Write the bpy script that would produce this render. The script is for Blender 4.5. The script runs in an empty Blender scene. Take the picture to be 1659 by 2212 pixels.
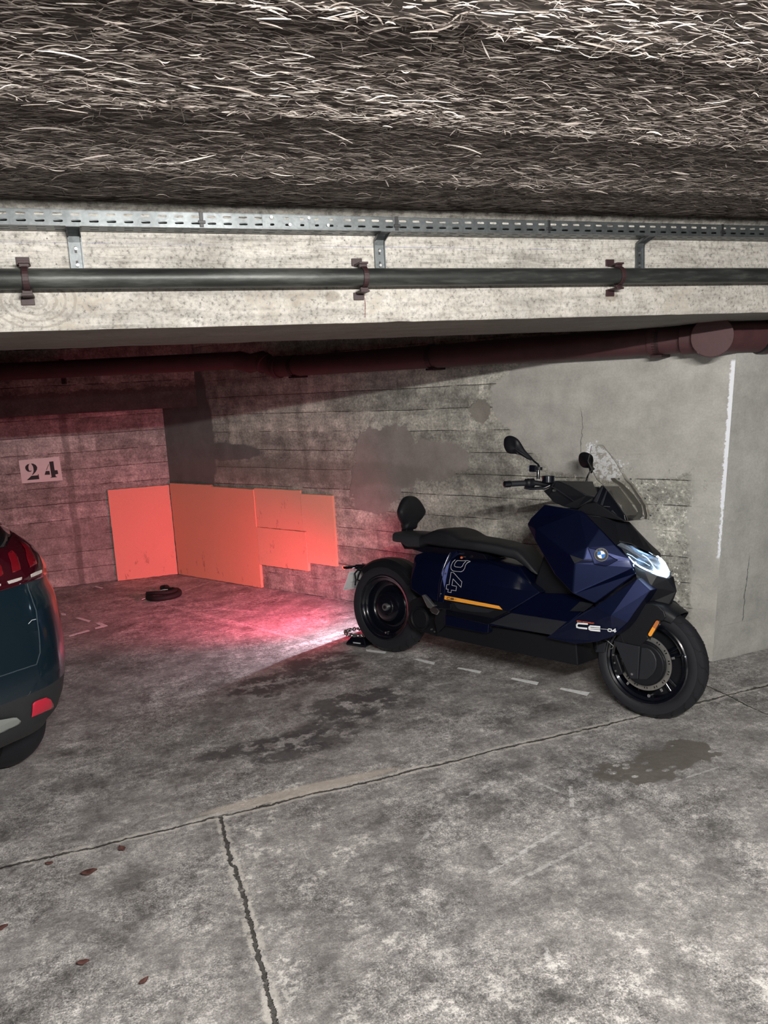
import bpy, bmesh, math, random
import numpy as np
from mathutils import Vector, Matrix
PI = math.pi
R = math.radians
random.seed(4)
rng = np.random.RandomState(11)
scene = bpy.context.scene
C = scene.collection

# ---------------------------------------------------------------- camera, exposure, world
cam_d = bpy.data.cameras.new('camera'); cam = bpy.data.objects.new('camera', cam_d); C.objects.link(cam)
scene.camera = cam
cam_d.sensor_fit = 'HORIZONTAL'; cam_d.sensor_width = 36.0; cam_d.lens = 36.0 * 1640.0 / 1659.0
cam_d.clip_start = 0.02; cam_d.clip_end = 60
rt, fw, up = [Vector(r) for r in ((0.99848628, -0.05500136, 0.00000000), (-0.00907011, -0.16465731, 0.98630913), (-0.05424835, -0.98481614, -0.16490693))]
# rows are the world axes seen from the camera (x right, y down, z forward)
M = Matrix(((rt[0], -rt[1], -rt[2]), (fw[0], -fw[1], -fw[2]), (up[0], -up[1], -up[2]))).to_4x4()
M.translation = Vector((0, 0, 1.6624))
cam.matrix_world = M
vs = scene.view_settings
vs.view_transform = 'Standard'; vs.look = 'None'; vs.gamma = 1.0; vs.exposure = 0.0; vs.use_curve_mapping = False
W = bpy.data.worlds.new('world'); scene.world = W; W.use_nodes = True
W.node_tree.nodes['Background'].inputs[0].default_value = (0.55, 0.6, 0.7, 1)
W.node_tree.nodes['Background'].inputs[1].default_value = 0.02
KEY = 520.0
FILL = 60.0  # watt of each added fill tube, lifts the shadows
RED = 78.0  # watt of each tail light
PLATE_W = 26.0  # number plate lamp, watt
HEAD = 16.0  # headlight diodes
LAMP_XY = (0.62, 0.10)

# ---------------------------------------------------------------- material node helper
class G:
    def __init__(s, name):
        s.m = bpy.data.materials.new(name); s.m.use_nodes = True
        s.nt = s.m.node_tree; s.nt.nodes.clear()
        s.out = s.nt.nodes.new('ShaderNodeOutputMaterial')
        s.b = s.nt.nodes.new('ShaderNodeBsdfPrincipled')
        s.nt.links.new(s.b.outputs[0], s.out.inputs[0])
        s.tc = s.nt.nodes.new('ShaderNodeTexCoord'); s.p = s.tc.outputs['Object']
        sx = s.nt.nodes.new('ShaderNodeSeparateXYZ'); s.nt.links.new(s.p, sx.inputs[0])
        s.x, s.y, s.z = sx.outputs[0], sx.outputs[1], sx.outputs[2]
    def put(s, sock, v):
        if isinstance(v, bpy.types.NodeSocket): s.nt.links.new(v, sock)
        elif isinstance(v, (tuple, list)) and len(v) == 3 and sock.type == 'RGBA': sock.default_value = (*v, 1)
        else: sock.default_value = v
    def math(s, op, a, b=0.0, clamp=False):
        n = s.nt.nodes.new('ShaderNodeMath'); n.operation = op; n.use_clamp = clamp
        s.put(n.inputs[0], a); s.put(n.inputs[1], b); return n.outputs[0]
    def comb(s, x, y, z):
        n = s.nt.nodes.new('ShaderNodeCombineXYZ')
        s.put(n.inputs[0], x); s.put(n.inputs[1], y); s.put(n.inputs[2], z); return n.outputs[0]
    def scale(s, v, sc):
        n = s.nt.nodes.new('ShaderNodeMapping'); s.put(n.inputs['Vector'], v); n.inputs['Scale'].default_value = sc; return n.outputs[0]
    def noise(s, sc, det=6, ro=0.6, dist=0.0, v=None, col=False):
        n = s.nt.nodes.new('ShaderNodeTexNoise'); s.put(n.inputs['Vector'], v if v is not None else s.p)
        n.inputs['Scale'].default_value = sc; n.inputs['Detail'].default_value = det
        n.inputs['Roughness'].default_value = ro; n.inputs['Distortion'].default_value = dist
        return n.outputs[1 if col else 0]
    def vor(s, sc, v=None, feat='F1'):
        n = s.nt.nodes.new('ShaderNodeTexVoronoi'); s.put(n.inputs['Vector'], v if v is not None else s.p)
        n.feature = feat; n.inputs['Scale'].default_value = sc; return n.outputs['Distance']
    def white(s, w):
        n = s.nt.nodes.new('ShaderNodeTexWhiteNoise'); n.noise_dimensions = '1D'; s.put(n.inputs['W'], w); return n.outputs[0]
    def ss(s, v, lo, hi):      # smooth step; lo > hi gives a falling edge
        n = s.nt.nodes.new('ShaderNodeMapRange'); n.interpolation_type = 'SMOOTHSTEP'
        s.put(n.inputs[0], v)
        if lo <= hi: n.inputs[1].default_value = lo; n.inputs[2].default_value = hi; n.inputs[3].default_value = 0; n.inputs[4].default_value = 1
        else: n.inputs[1].default_value = hi; n.inputs[2].default_value = lo; n.inputs[3].default_value = 1; n.inputs[4].default_value = 0
        return n.outputs[0]
    def ramp(s, f, *st):
        n = s.nt.nodes.new('ShaderNodeValToRGB'); s.put(n.inputs[0], f); e = n.color_ramp.elements
        while len(e) < len(st): e.new(0.5)
        for i, (p, c) in enumerate(st):
            e[i].position = p; e[i].color = (*c, 1) if isinstance(c, tuple) else (c, c, c, 1)
        return n.outputs[0]
    def mix(s, f, a, b, mode='MIX'):
        n = s.nt.nodes.new('ShaderNodeMix'); n.data_type = 'RGBA'; n.blend_type = mode
        s.put(n.inputs[0], f); s.put(n.inputs[6], a); s.put(n.inputs[7], b); return n.outputs[2]
    def mul(s, *a):
        r = a[0]
        for b in a[1:]: r = s.math('MULTIPLY', r, b)
        return r
    def blob(s, X, Z, cx, cz, rx, rz, n, amp=0.5, soft=0.04):
        a = s.math('DIVIDE', s.math('SUBTRACT', X, cx), rx); b = s.math('DIVIDE', s.math('SUBTRACT', Z, cz), rz)
        d = s.math('SQRT', s.math('ADD', s.mul(a, a), s.mul(b, b)))
        d = s.math('ADD', d, s.mul(s.math('SUBTRACT', n, 0.5), amp))
        return s.ss(d, 1 + soft, 1 - soft)
    def bump(s, h, strength=0.5, dist=0.01):
        n = s.nt.nodes.new('ShaderNodeBump'); n.inputs['Strength'].default_value = strength; n.inputs['Distance'].default_value = dist
        s.put(n.inputs['Height'], h); s.put(s.b.inputs['Normal'], n.outputs[0])
    def fin(s, col=None, rough=0.8, **kw):
        if col is not None: s.put(s.b.inputs['Base Color'], col)
        s.put(s.b.inputs['Roughness'], rough)
        for k, v in kw.items(): s.put(s.b.inputs[k.replace('_', ' ')], v)
        return s.m

def simple(name, col, rough=0.5, var=0.15, sc=30, bump=0.0, **kw):
    g = G(name); n = g.noise(sc, 4)
    c = g.mix(n, tuple(max(0, x * (1 - var)) for x in col), tuple(x * (1 + var) for x in col))
    if bump: g.bump(g.noise(sc * 8, 3), bump, 0.002)
    r = g.math('ADD', g.mul(g.math('SUBTRACT', n, 0.5), 0.12), rough, True)
    return g.fin(c, r, **kw)

# ---------------------------------------------------------------- mesh helpers
def ob(name, verts, faces, mat, parent=None, smooth=False, bevel=0.0, seg=2, mats=None, fmat=None):
    me = bpy.data.meshes.new(name); me.from_pydata([tuple(map(float, v)) for v in verts], [], faces)
    bm = bmesh.new(); bm.from_mesh(me)
    bmesh.ops.recalc_face_normals(bm, faces=bm.faces); bm.to_mesh(me); bm.free()
    if mats:
        for m in mats: me.materials.append(m)
        for i, f in enumerate(me.polygons): f.material_index = fmat[i]
    else: me.materials.append(mat)
    for f in me.polygons: f.use_smooth = bool(smooth)
    if smooth: me.set_sharp_from_angle(angle=R(38))
    o = bpy.data.objects.new(name, me); C.objects.link(o)
    if parent: o.parent = parent
    if bevel:
        b = o.modifiers.new('bevel', 'BEVEL'); b.width = bevel; b.segments = seg; b.limit_method = 'ANGLE'; b.angle_limit = R(12)
        b.harden_normals = False
    return o
def empty(name, loc=(0, 0, 0), rot=(0, 0, 0), parent=None):
    e = bpy.data.objects.new(name, None); e.empty_display_size = 0.1; C.objects.link(e)
    e.location = loc; e.rotation_euler = rot
    if parent: e.parent = parent
    return e
def tag(o, label=None, cat=None, group=None, kind=None):
    if label: o['label'] = label
    if cat: o['category'] = cat
    if group: o['group'] = group
    if kind: o['kind'] = kind
    return o
class MB:
    def __init__(s): s.v = []; s.f = []
    def add(s, v, f):
        b = len(s.v); s.v += [tuple(map(float, p)) for p in v]; s.f += [tuple(i + b for i in q) for q in f]; return s
    def box(s, x0, x1, y0, y1, z0, z1):
        return s.add([(x, y, z) for z in (z0, z1) for y in (y0, y1) for x in (x0, x1)],
                     [(0, 1, 3, 2), (4, 6, 7, 5), (0, 4, 5, 1), (2, 3, 7, 6), (0, 2, 6, 4), (1, 5, 7, 3)])
    def loft(s, rings, cap=True, closed=False):
        n = len(rings[0]); v = [p for r in rings for p in r]; f = []
        m = len(rings)
        for i in range(m if closed else m - 1):
            for j in range(n):
                a, b = i * n + j, i * n + (j + 1) % n; c, d = ((i + 1) % m) * n + (j + 1) % n, ((i + 1) % m) * n + j
                f.append((a, b, c, d))
        if cap and not closed: f += [tuple(range(n)), tuple(range((m - 1) * n, m * n))]
        return s.add(v, f)
    def tube(s, pts, r, n=12, cap=True):
        pts = [Vector(p) for p in pts]; rings = []; rr = r if isinstance(r, (list, tuple)) else [r] * len(pts)
        t0 = (pts[1] - pts[0]).normalized(); ref = Vector((0, 0, 1)) if abs(t0.z) < 0.9 else Vector((1, 0, 0))
        a = t0.cross(ref).normalized()
        for i, p in enumerate(pts):
            t = (pts[min(i + 1, len(pts) - 1)] - pts[max(i - 1, 0)]).normalized()
            a = (a - t * a.dot(t)).normalized(); b = t.cross(a)
            rings.append([p + (a * math.cos(q) + b * math.sin(q)) * rr[i] for q in [2 * PI * k / n for k in range(n)]])
        return s.loft(rings, cap)
    def lathe(s, prof, c=(0, 0, 0), ax='Y', n=64, closed=True):   # prof: (along, radius)
        rings = []
        for a, r in prof:
            ring = []
            for k in range(n):
                q = 2 * PI * k / n; u, w = r * math.cos(q), r * math.sin(q)
                ring.append({'Y': (c[0] + u, c[1] + a, c[2] + w), 'X': (c[0] + a, c[1] + u, c[2] + w), 'Z': (c[0] + u, c[1] + w, c[2] + a)}[ax])
            rings.append(ring)
        return s.loft(rings, cap=not closed, closed=closed)
    def prism(s, pts, d):      # closed outline of 3D points swept by vector d
        n = len(pts); q = [tuple(Vector(p) + Vector(d)) for p in pts]
        return s.add(list(pts) + q, [tuple(range(n)), tuple(range(n, 2 * n))] + [(i, (i + 1) % n, n + (i + 1) % n, n + i) for i in range(n)])
    def make(s, name, mat, parent=None, **k): return ob(name, s.v, s.f, mat, parent, **k)
def shell(name, V, F, mat, parent, bevel=0.004, smooth=False, seg=2):
    """one side given (y<0 is the right side); mirrored and closed across"""
    n = len(V); v = list(V) + [(p[0], -p[1], p[2]) for p in V]; edges = {}
    for f in F:
        for i in range(len(f)):
            e = (f[i], f[(i + 1) % len(f)]); edges[e] = edges.get(e, 0) + 1
    f2 = [tuple(f) for f in F] + [tuple(n + i for i in reversed(f)) for f in F]
    for (a, b) in edges:
        if (b, a) not in edges: f2.append((b, a, a + n, b + n))
    return ob(name, v, f2, mat, parent, smooth, bevel, seg)
def side_plate(name, pts, t, mat, parent, bevel=0.002, both=False):
    if both: MB().prism([(p[0], -p[1], p[2]) for p in pts], (0, -t, 0)).make(name, mat, parent, bevel=bevel)
    return MB().prism(pts, (0, t, 0)).make(name, mat, parent, bevel=bevel)
def strokes(mb, lines, w, t=0.0012):
    """ribbons of width w along polylines that lie in the scooter's side plane"""
    for L in lines:
        P = [Vector(p) for p in L]
        for i in range(len(P) - 1):
            a, b = P[i], P[i + 1]; d = (b - a); 
            if d.length < 1e-6: continue
            d.normalize(); nrm = d.cross(Vector((0, 1, 0))).normalized() * (w / 2); a2, b2 = a - d * w * 0.35, b + d * w * 0.35
            mb.prism([a2 + nrm, b2 + nrm, b2 - nrm, a2 - nrm], (0, -t, 0))
    return mb
def text_mesh(name, s, origin, ex, ez, size, mat, parent, out=(0, -1, 0), t=0.0008, shear=0.0):
    cu = bpy.data.curves.new(name, 'FONT'); cu.body = s; cu.size = 1.0; cu.shear = shear
    o = bpy.data.objects.new(name + '_curve', cu); C.objects.link(o)
    dg = bpy.context.evaluated_depsgraph_get(); me = bpy.data.meshes.new_from_object(o.evaluated_get(dg))
    bpy.data.objects.remove(o)
    xs = [v.co.x for v in me.vertices]; w = max(xs) - min(xs); x0 = min(xs); O = Vector(origin); ex, ez, out = Vector(ex), Vector(ez).normalized(), Vector(out)
    for v in me.vertices:
        v.co = O + ex * ((v.co.x - x0) / w) + ez * (v.co.y * size) + out * t
    me.materials.clear(); me.materials.append(mat)
    q = bpy.data.objects.new(name, me); C.objects.link(q); q.parent = parent; return q

# ================================================================ THE SETTING
A_BEAM = R(19.7); A_RIGHT = R(-37.472); A_FRONT = R(15.84); A_END = R(21.5)
CORNER = (-1.979, 7.048)
ZC = 2.285          # underside of the ceiling slab

# ---- floor
g = G('floor_concrete')
wob = g.noise(2.2, 5, 0.6); fine = g.noise(38, 8, 0.72); mid = g.noise(7.5, 9, 0.7); big = g.noise(1.1, 5, 0.6, 0.4)
gr = g.noise(170, 4, 0.8)
strk = g.noise(5, 7, 0.65, v=g.scale(g.p, (1.0, 3.2, 1)))
c = g.ramp(mid, (0.34, (0.14, 0.136, 0.134)), (0.45, (0.29, 0.28, 0.275)), (0.56, (0.44, 0.424, 0.416)), (0.67, (0.62, 0.595, 0.585)))
c = g.mix(0.9, c, g.ramp(fine, (0.36, 0.28), (0.46, 0.75), (0.55, 1.2), (0.64, 1.75)), 'MULTIPLY')
c = g.mix(0.28, c, g.ramp(strk, (0.36, 0.45), (0.5, 0.95), (0.66, 1.35)), 'MULTIPLY')
c = g.mix(0.95, c, g.ramp(gr, (0.36, 0.25), (0.5, 1.0), (0.62, 1.9)), 'MULTIPLY')
c = g.mix(0.5, c, g.ramp(big, (0.35, 0.55), (0.62, 1.25)), 'MULTIPLY')
chip = g.mul(g.ss(g.noise(120, 6, 0.75), 0.555, 0.60), g.ss(mid, 0.40, 0.52)); grime = g.mul(g.ss(g.noise(64, 7, 0.78), 0.445, 0.405), g.ss(mid, 0.62, 0.48))
rgh = g.ss(g.noise(1.9, 6, 0.65, 0.5), 0.44, 0.58)
c = g.mix(g.math('ADD', 0.08, g.mul(rgh, 0.60)), g.mix(0.55, c, (0.33, 0.315, 0.308)), c)
c = g.mix(g.mul(chip, g.math('ADD', 0.25, g.mul(rgh, 0.45))), c, (0.74, 0.715, 0.70)); c = g.mix(g.mul(grime, g.math('ADD', 0.30, g.mul(rgh, 0.45))), c, (0.075, 0.07, 0.068))
pits = g.ss(g.vor(95), 0.13, 0.06)
c = g.mix(g.mul(pits, g.ss(fine, 0.5, 0.6), 0.85), c, (0.03, 0.03, 0.03))
# worn pale patches where the surface skin came off
pale = g.mul(g.ss(mid, 0.56, 0.60), g.ss(fine, 0.47, 0.55))
zone = g.blob(g.x, g.y, 0.45, 2.35, 0.28, 0.6, wob, 1.6, 0.5)
zone2 = g.blob(g.x, g.y, 1.3, 1.5, 1.1, 0.5, wob, 1.6, 0.6)
c = g.mix(g.mul(pale, g.math('ADD', g.math('MAXIMUM', zone, g.mul(zone2, 0.6)), 0.12, True)), c, (0.74, 0.72, 0.69))
c = g.mix(0.75, c, g.ramp(g.noise(3.4, 9, 0.72), (0.41, 0.58), (0.52, 1.06)), 'MULTIPLY')
# oil stains in the bay
nst = g.noise(9, 8, 0.72)
def stain(u, v, ru, rv, amt, soft=0.25):
    global c
    m = g.blob(g.x, g.y, u, v, ru, rv, g.noise(5.5, 8, 0.75), 2.6, soft)
    c = g.mix(g.mul(m, g.ss(nst, 0.43, 0.50), amt), c, (0.062, 0.062, 0.066))
stain(0.709, 4.149, 0.22, 0.16, 0.90)
stain(1.064, 4.285, 0.28, 0.20, 0.85)
stain(1.074, 3.674, 0.30, 0.17, 0.80)
stain(0.842, 3.397, 0.33, 0.13, 0.75)
stain(0.526, 3.410, 0.30, 0.09, 0.80)
stain(0.673, 3.271, 0.20, 0.07, 0.80)
stain(1.327, 3.644, 0.30, 0.15, 0.45)
stain(0.419, 3.879, 0.35, 0.16, 0.35)
stain(2.042, 3.931, 0.80, 0.22, 0.35)
stain(1.674, 2.615, 0.50, 0.20, 0.35)
stain(0.824, 2.062, 0.25, 0.30, 0.30)
stain(0.144, 3.457, 0.50, 0.20, 0.25)
# damp patch near the front wheel
m = g.blob(g.x, g.y, 2.085, 2.481, 0.30, 0.12, g.noise(4.5, 6, 0.6, 0.6), 2.6, 0.03)
holes = g.ss(g.vor(13, v=g.scale(g.p, (1, 1.6, 1))), 0.22, 0.27)
wet = g.mul(m, holes)
c = g.mix(g.mul(wet, 0.9), c, (0.14, 0.128, 0.112))
# joints between the slabs: dark groove with pale crumbled lips
jn = g.mul(g.math('SUBTRACT', g.noise(3.2, 6, 0.6), 0.5), 0.07); jn2 = g.mul(g.math('SUBTRACT', g.noise(24, 4, 0.7), 0.5), 0.035)
wv = g.math('ADD', jn, jn2)
def joint(along, across, pos, a0, a1, w=0.011, lip=0.03):
    global c, groove
    d = g.math('ABSOLUTE', g.math('ADD', g.math('SUBTRACT', across, pos), wv))
    seg = g.mul(g.ss(along, a0 - 0.01, a0 + 0.01), g.ss(along, a1 + 0.01, a1 - 0.01))
    l = g.mul(g.ss(d, lip, lip * 0.6), seg, g.ss(g.noise(11, 5, 0.7), 0.40, 0.52))
    c = g.mix(g.mul(l, 0.55), c, (0.72, 0.69, 0.64))
    k = g.mul(g.ss(d, w, w * 0.45), seg, g.ss(g.noise(7, 3, 0.6), 0.25, 0.42))
    c = g.mix(g.mul(k, 0.9), c, (0.035, 0.034, 0.032)); groove = k if groove is None else g.math('MAXIMUM', groove, k)
groove = None
joint(g.x, g.y, 2.878, -9, 9, 0.0075, 0.030)
joint(g.y, g.x, 0.262, -9, 2.88, 0.0085, 0.028)
joint(g.y, g.x, 2.84, -9, 3.6, 0.007, 0.012)
joint(g.x, g.y, 0.30, -9, 9)
tan = g.blob(g.x, g.y, 0.62, 2.925, 0.42, 0.035, wob, 0.5, 0.2)
c = g.mix(g.mul(tan, 0.6), c, (0.66, 0.58, 0.50))
# faint worn paint lines of the bay
def paint(ax, ay, bx, by, w, amt):
    global c
    L = math.hypot(bx - ax, by - ay); dx, dy = (bx - ax) / L, (by - ay) / L
    X = g.math('SUBTRACT', g.x, ax); Y = g.math('SUBTRACT', g.y, ay)
    t = g.math('ADD', g.mul(X, dx), g.mul(Y, dy)); n = g.math('ABSOLUTE', g.math('SUBTRACT', g.mul(Y, dx), g.mul(X, dy)))
    m = g.mul(g.ss(n, w, w * 0.7), g.ss(t, 0, 0.03), g.ss(t, L, L - 0.03), g.ss(fine, 0.40, 0.52), amt)
    c = g.mix(m, c, (0.85, 0.84, 0.84))
paint(0.114, 6.574, 1.186, 4.669, 0.022, 0.28)
paint(0.216, 6.386, 0.860, 6.899, 0.020, 0.30)
paint(0.893, 4.681, 1.436, 4.853, 0.030, 0.45)
paint(1.203, 4.732, 1.306, 4.644, 0.020, 0.30)
paint(0.470, 5.955, 0.745, 5.864, 0.020, 0.35)
paint(0.708, 5.858, 0.956, 5.629, 0.020, 0.30)
paint(1.648, 2.500, 1.534, 2.317, 0.010, 0.45)
paint(1.534, 2.317, 1.542, 2.250, 0.008, 0.50)
paint(1.542, 2.250, 1.647, 2.228, 0.006, 0.40)
paint(1.411, 2.647, 1.161, 2.575, 0.012, 0.35)
paint(1.454, 2.241, 1.046, 2.115, 0.010, 0.40)
paint(1.512, 2.127, 1.097, 2.033, 0.010, 0.30)
paint(1.487, 2.683, 1.569, 2.438, 0.008, 0.35)
paint(1.078, 2.505, 0.899, 2.357, 0.010, 0.30)
paint(1.057, 1.755, 1.031, 1.677, 0.010, 0.40)
paint(1.938, 2.319, 2.288, 2.337, 0.006, 0.30)
h = g.math('ADD', g.mul(mid, 0.5), g.mul(fine, 0.45)); h = g.math('SUBTRACT', h, g.mul(groove, 1.2)); h = g.math('SUBTRACT', h, g.mul(pits, 0.25))
g.bump(h, 0.9, 0.012)
rg = g.math('SUBTRACT', g.ramp(mid, (0.3, 0.55), (0.7, 0.85)), g.mul(wet, 0.15))
m_floor = g.fin(c, rg)
fl = MB().box(-9, 9, -9, 9.6, -0.12, 0).make('floor', m_floor); fl.rotation_euler = (0, 0, A_BEAM); tag(fl, kind='structure')

# ---- board marked concrete
def concrete(name, base, board, masks=None, dark=0.5, top=None):
    g = G(name); X, Z = g.x, g.z
    n1 = g.noise(2.0, 7, 0.62); n2 = g.noise(9, 9, 0.7); n3 = g.noise(60, 6, 0.7); st = g.noise(7, 7, 0.65, v=g.scale(g.p, (0.35, 1, 2.4)))
    zz = g.math('ADD', Z, g.mul(g.math('SUBTRACT', g.noise(1.2, 4, 0.5), 0.5), 0.03))
    bi = g.math('FLOOR', g.math('DIVIDE', zz, board)); fr = g.math('FRACT', g.math('DIVIDE', zz, board))
    off = g.mul(g.white(bi), 3.0); xi = g.math('FLOOR', g.math('DIVIDE', g.math('ADD', X, off), 1.35))
    tone = g.white(g.math('ADD', g.mul(bi, 7.13), g.mul(xi, 3.71)))
    c = g.ramp(n2, (0.34, tuple(b * 0.52 for b in base)), (0.5, tuple(b * 0.92 for b in base)), (0.66, tuple(min(1, b * 1.35) for b in base)))
    c = g.mix(0.8, c, g.ramp(tone, (0, 0.66), (1, 1.3)), 'MULTIPLY')
    c = g.mix(0.65, c, g.ramp(st, (0.33, 0.5), (0.52, 1.0), (0.7, 1.45)), 'MULTIPLY')
    c = g.mix(0.55, c, g.ramp(n3, (0.35, 0.4), (0.5, 1.0), (0.64, 1.6)), 'MULTIPLY')
    c = g.mix(0.4, c, g.ramp(g.noise(22, 8, 0.75), (0.36, 0.5), (0.5, 1.0), (0.64, 1.4)), 'MULTIPLY')
    c = g.mix(0.6, c, g.ramp(n1, (0.34, 0.55), (0.64, 1.25)), 'MULTIPLY')
    cs = g.noise(85, 7, 0.78); c = g.mix(g.mul(g.ss(cs, 0.44, 0.40), 0.6), c, tuple(b * 0.22 for b in base)); c = g.mix(g.mul(g.ss(cs, 0.57, 0.61), 0.45), c, tuple(min(1, b * 1.7) for b in base))
    drip = g.noise(9, 5, 0.6, v=g.scale(g.p, (1, 1, 0.16)))
    c = g.mix(0.35, c, g.ramp(drip, (0.38, 0.55), (0.6, 1.2)), 'MULTIPLY')
    ln = g.math('MAXIMUM', g.ss(fr, 0.045, 0.015), 0.0)
    ln = g.mul(ln, g.ss(g.noise(3.3, 4, 0.7), 0.40, 0.52))
    c = g.mix(g.mul(ln, 0.9), c, (0.02, 0.019, 0.017))
    g.h = g.math('SUBTRACT', g.math('ADD', g.mul(n2, 0.35), g.mul(n3, 0.3)), g.mul(ln, 0.6)); g.h = g.math('ADD', g.h, g.mul(tone, 0.25))
    g.flat = None; g.n1, g.n2, g.n3 = n1, n2, n3
    if masks: c = masks(g, c)
    g.bump(g.h, 0.8, 0.010)
    return g.fin(c, 0.82)

def plaster(g, c, m, col, amt=1.0, hk=0.8):
    q = g.mix(0.8, col, g.ramp(g.noise(5, 8, 0.68), (0.34, 0.74), (0.66, 1.2)), 'MULTIPLY')
    q = g.mix(0.4, q, g.ramp(g.noise(90, 5, 0.7), (0.3, 0.7), (0.7, 1.3)), 'MULTIPLY')
    g.h = g.math('ADD', g.mul(g.h, g.math('SUBTRACT', 1.0, g.mul(m, hk))), g.mul(m, 0.55))
    return g.mix(g.mul(m, amt), c, q)

def masks_right(g, c):
    e = g.noise(4.5, 7, 0.65); e2 = g.noise(2.4, 6, 0.6)
    sm = 0
    # crumbling salt zone
    fl1 = g.noise(26, 8, 0.78); z1 = g.math('MAXIMUM', g.blob(g.x, g.z, 4.25, 0.80, 0.55, 0.42, e2, 1.8, 0.45), g.blob(g.x, g.z, 4.45, 0.45, 0.30, 0.40, e2, 1.5, 0.4))
    salt = g.mul(z1, g.ss(fl1, 0.565, 0.60)); hole = g.mul(z1, g.ss(fl1, 0.43, 0.39))
    c = g.mix(g.mul(salt, 0.85), c, (0.95, 0.93, 0.86)); c = g.mix(g.mul(hole, 0.8), c, (0.04, 0.038, 0.034))
    # big repair on the upper right
    m = g.math('MAXIMUM', g.blob(g.x, g.z, 4.25, 1.42, 0.72, 0.40, e, 0.55, 0.03), g.blob(g.x, g.z, 4.90, 0.9, 0.24, 1.6, e, 1.1, 0.06))
    m = g.math('MAXIMUM', m, g.blob(g.x, g.z, 3.72, 1.52, 0.30, 0.22, e, 0.8, 0.04))
    m = g.math('MAXIMUM', m, g.blob(g.x, g.z, 4.28, 0.70, 0.22, 0.13, e, 0.9, 0.12))
    m = g.mul(m, g.math('SUBTRACT', 1.0, g.mul(salt, 0.6)))
    c = plaster(g, c, m, (0.44, 0.43, 0.40))
    # darker repair behind the scooter's tail
    m = g.math('MAXIMUM', g.blob(g.x, g.z, 2.55, 1.14, 0.31, 0.235, e, 1.2, 0.03), g.blob(g.x, g.z, 2.93, 1.13, 0.30, 0.14, e, 1.3, 0.03))
    m = g.math('MAXIMUM', m, g.blob(g.x, g.z, 2.42, 0.93, 0.24, 0.20, e, 1.4, 0.03))
    c = plaster(g, c, m, (0.27, 0.245, 0.228))
    m = g.blob(g.x, g.z, 3.33, 1.46, 0.08, 0.075, g.noise(12, 6, 0.7), 1.8, 0.06); c = plaster(g, c, m, (0.25, 0.235, 0.21))
    # smeared strip beside the corner
    m = g.math('MAXIMUM', g.blob(g.x, g.z, 0.22, 1.3, 0.46, 1.0, e, 0.35, 0.04), g.blob(g.x, g.z, 0.75, 1.17, 0.55, 0.075, e, 1.0, 0.1))
    c = plaster(g, c, m, (0.15, 0.148, 0.14))
    m = g.blob(g.x, g.z, 1.55, 1.02, 1.5, 0.10, e2, 1.4, 0.2); c = g.mix(g.mul(m, 0.5), c, (0.16, 0.15, 0.13))
    # white salt bloom and chalk stripe on the corner
    e3 = g.noise(14, 7, 0.75); m = g.math('MAXIMUM', g.blob(g.x, g.z, 4.19, 1.105, 0.095, 0.075, e3, 3.2, 0.1), g.blob(g.x, g.z, 4.11, 1.19, 0.05, 0.07, e3, 3.5, 0.1))
    c = g.mix(g.mul(m, g.ss(fl1, 0.46, 0.50)), c, (0.85, 0.87, 0.92))
    nn = g.noise(45, 5, 0.8)
    dx = g.math('ABSOLUTE', g.math('ADD', g.math('SUBTRACT', g.x, g.math('ADD', 4.874, g.mul(g.math('SUBTRACT', g.z, 1.6), 0.053))), g.mul(g.math('SUBTRACT', nn, 0.5), 0.045)))
    dx = g.math('ADD', dx, g.mul(g.ss(g.z, 0.98, 0.86), 0.006))
    m = g.mul(g.ss(dx, 0.015, 0.009), g.ss(g.z, 0.60, 0.62), g.ss(g.z, 1.70, 1.68), g.ss(g.math('ADD', nn, g.mul(g.z, 0.4)), 0.55, 0.68))
    m2 = g.mul(g.blob(g.x, g.z, 4.83, 1.335, 0.03, 0.035, nn, 1.2, 0.2), g.ss(nn, 0.42, 0.5)); m = g.math('MAXIMUM', m, g.mul(m2, 0.0))
    c = g.mix(m, c, (0.86, 0.88, 0.95))
    g.crk = g.mul(g.ss(g.math('ABSOLUTE', g.math('ADD', g.math('SUBTRACT', g.x, 4.03), g.mul(g.math('SUBTRACT', g.noise(5, 4), 0.5), 0.12))), 0.003, 0.001), g.ss(g.z, 1.12, 1.16), g.ss(g.z, 1.5, 1.4))
    return g.mix(g.mul(g.crk, 0.8), c, (0.05, 0.045, 0.04))
m_right = concrete('concrete_right', (0.44, 0.432, 0.385), 0.148, masks_right)

def masks_front(g, c):
    e = g.noise(3.5, 7, 0.65)
    m = g.ss(g.math('ADD', g.z, g.mul(g.math('SUBTRACT', e, 0.5), 0.3)), 0.62, 0.55)
    c = g.mix(g.mul(m, 0.35), c, (0.20, 0.17, 0.16))
    dk = g.mul(g.ss(g.math('ABSOLUTE', g.math('ADD', g.math('SUBTRACT', g.x, -0.86), g.mul(g.math('SUBTRACT', e, 0.5), 0.1))), 0.035, 0.02), 0.5)
    return g.mix(dk, c, (0.09, 0.08, 0.075))
m_front = concrete('concrete_front', (0.44, 0.40, 0.385), 0.152, masks_front)
def masks_end(g, c):
    e = g.noise(4, 6, 0.6)
    m = g.blob(g.x, g.z, 0.1, 1.0, 0.42, 2.6, e, 0.5, 0.06)
    c = plaster(g, c, m, (0.42, 0.42, 0.395))
    k = g.mul(g.ss(g.math('ABSOLUTE', g.math('ADD', g.math('SUBTRACT', g.x, g.math('ADD', 0.19, g.mul(g.z, 0.07))), g.mul(g.math('SUBTRACT', g.noise(7, 4), 0.5), 0.06))), 0.0035, 0.0015), g.ss(g.z, 0.2, 0.22), g.ss(g.z, 0.62, 0.55))
    return g.mix(g.mul(k, 0.8), c, (0.04, 0.038, 0.035))
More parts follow.
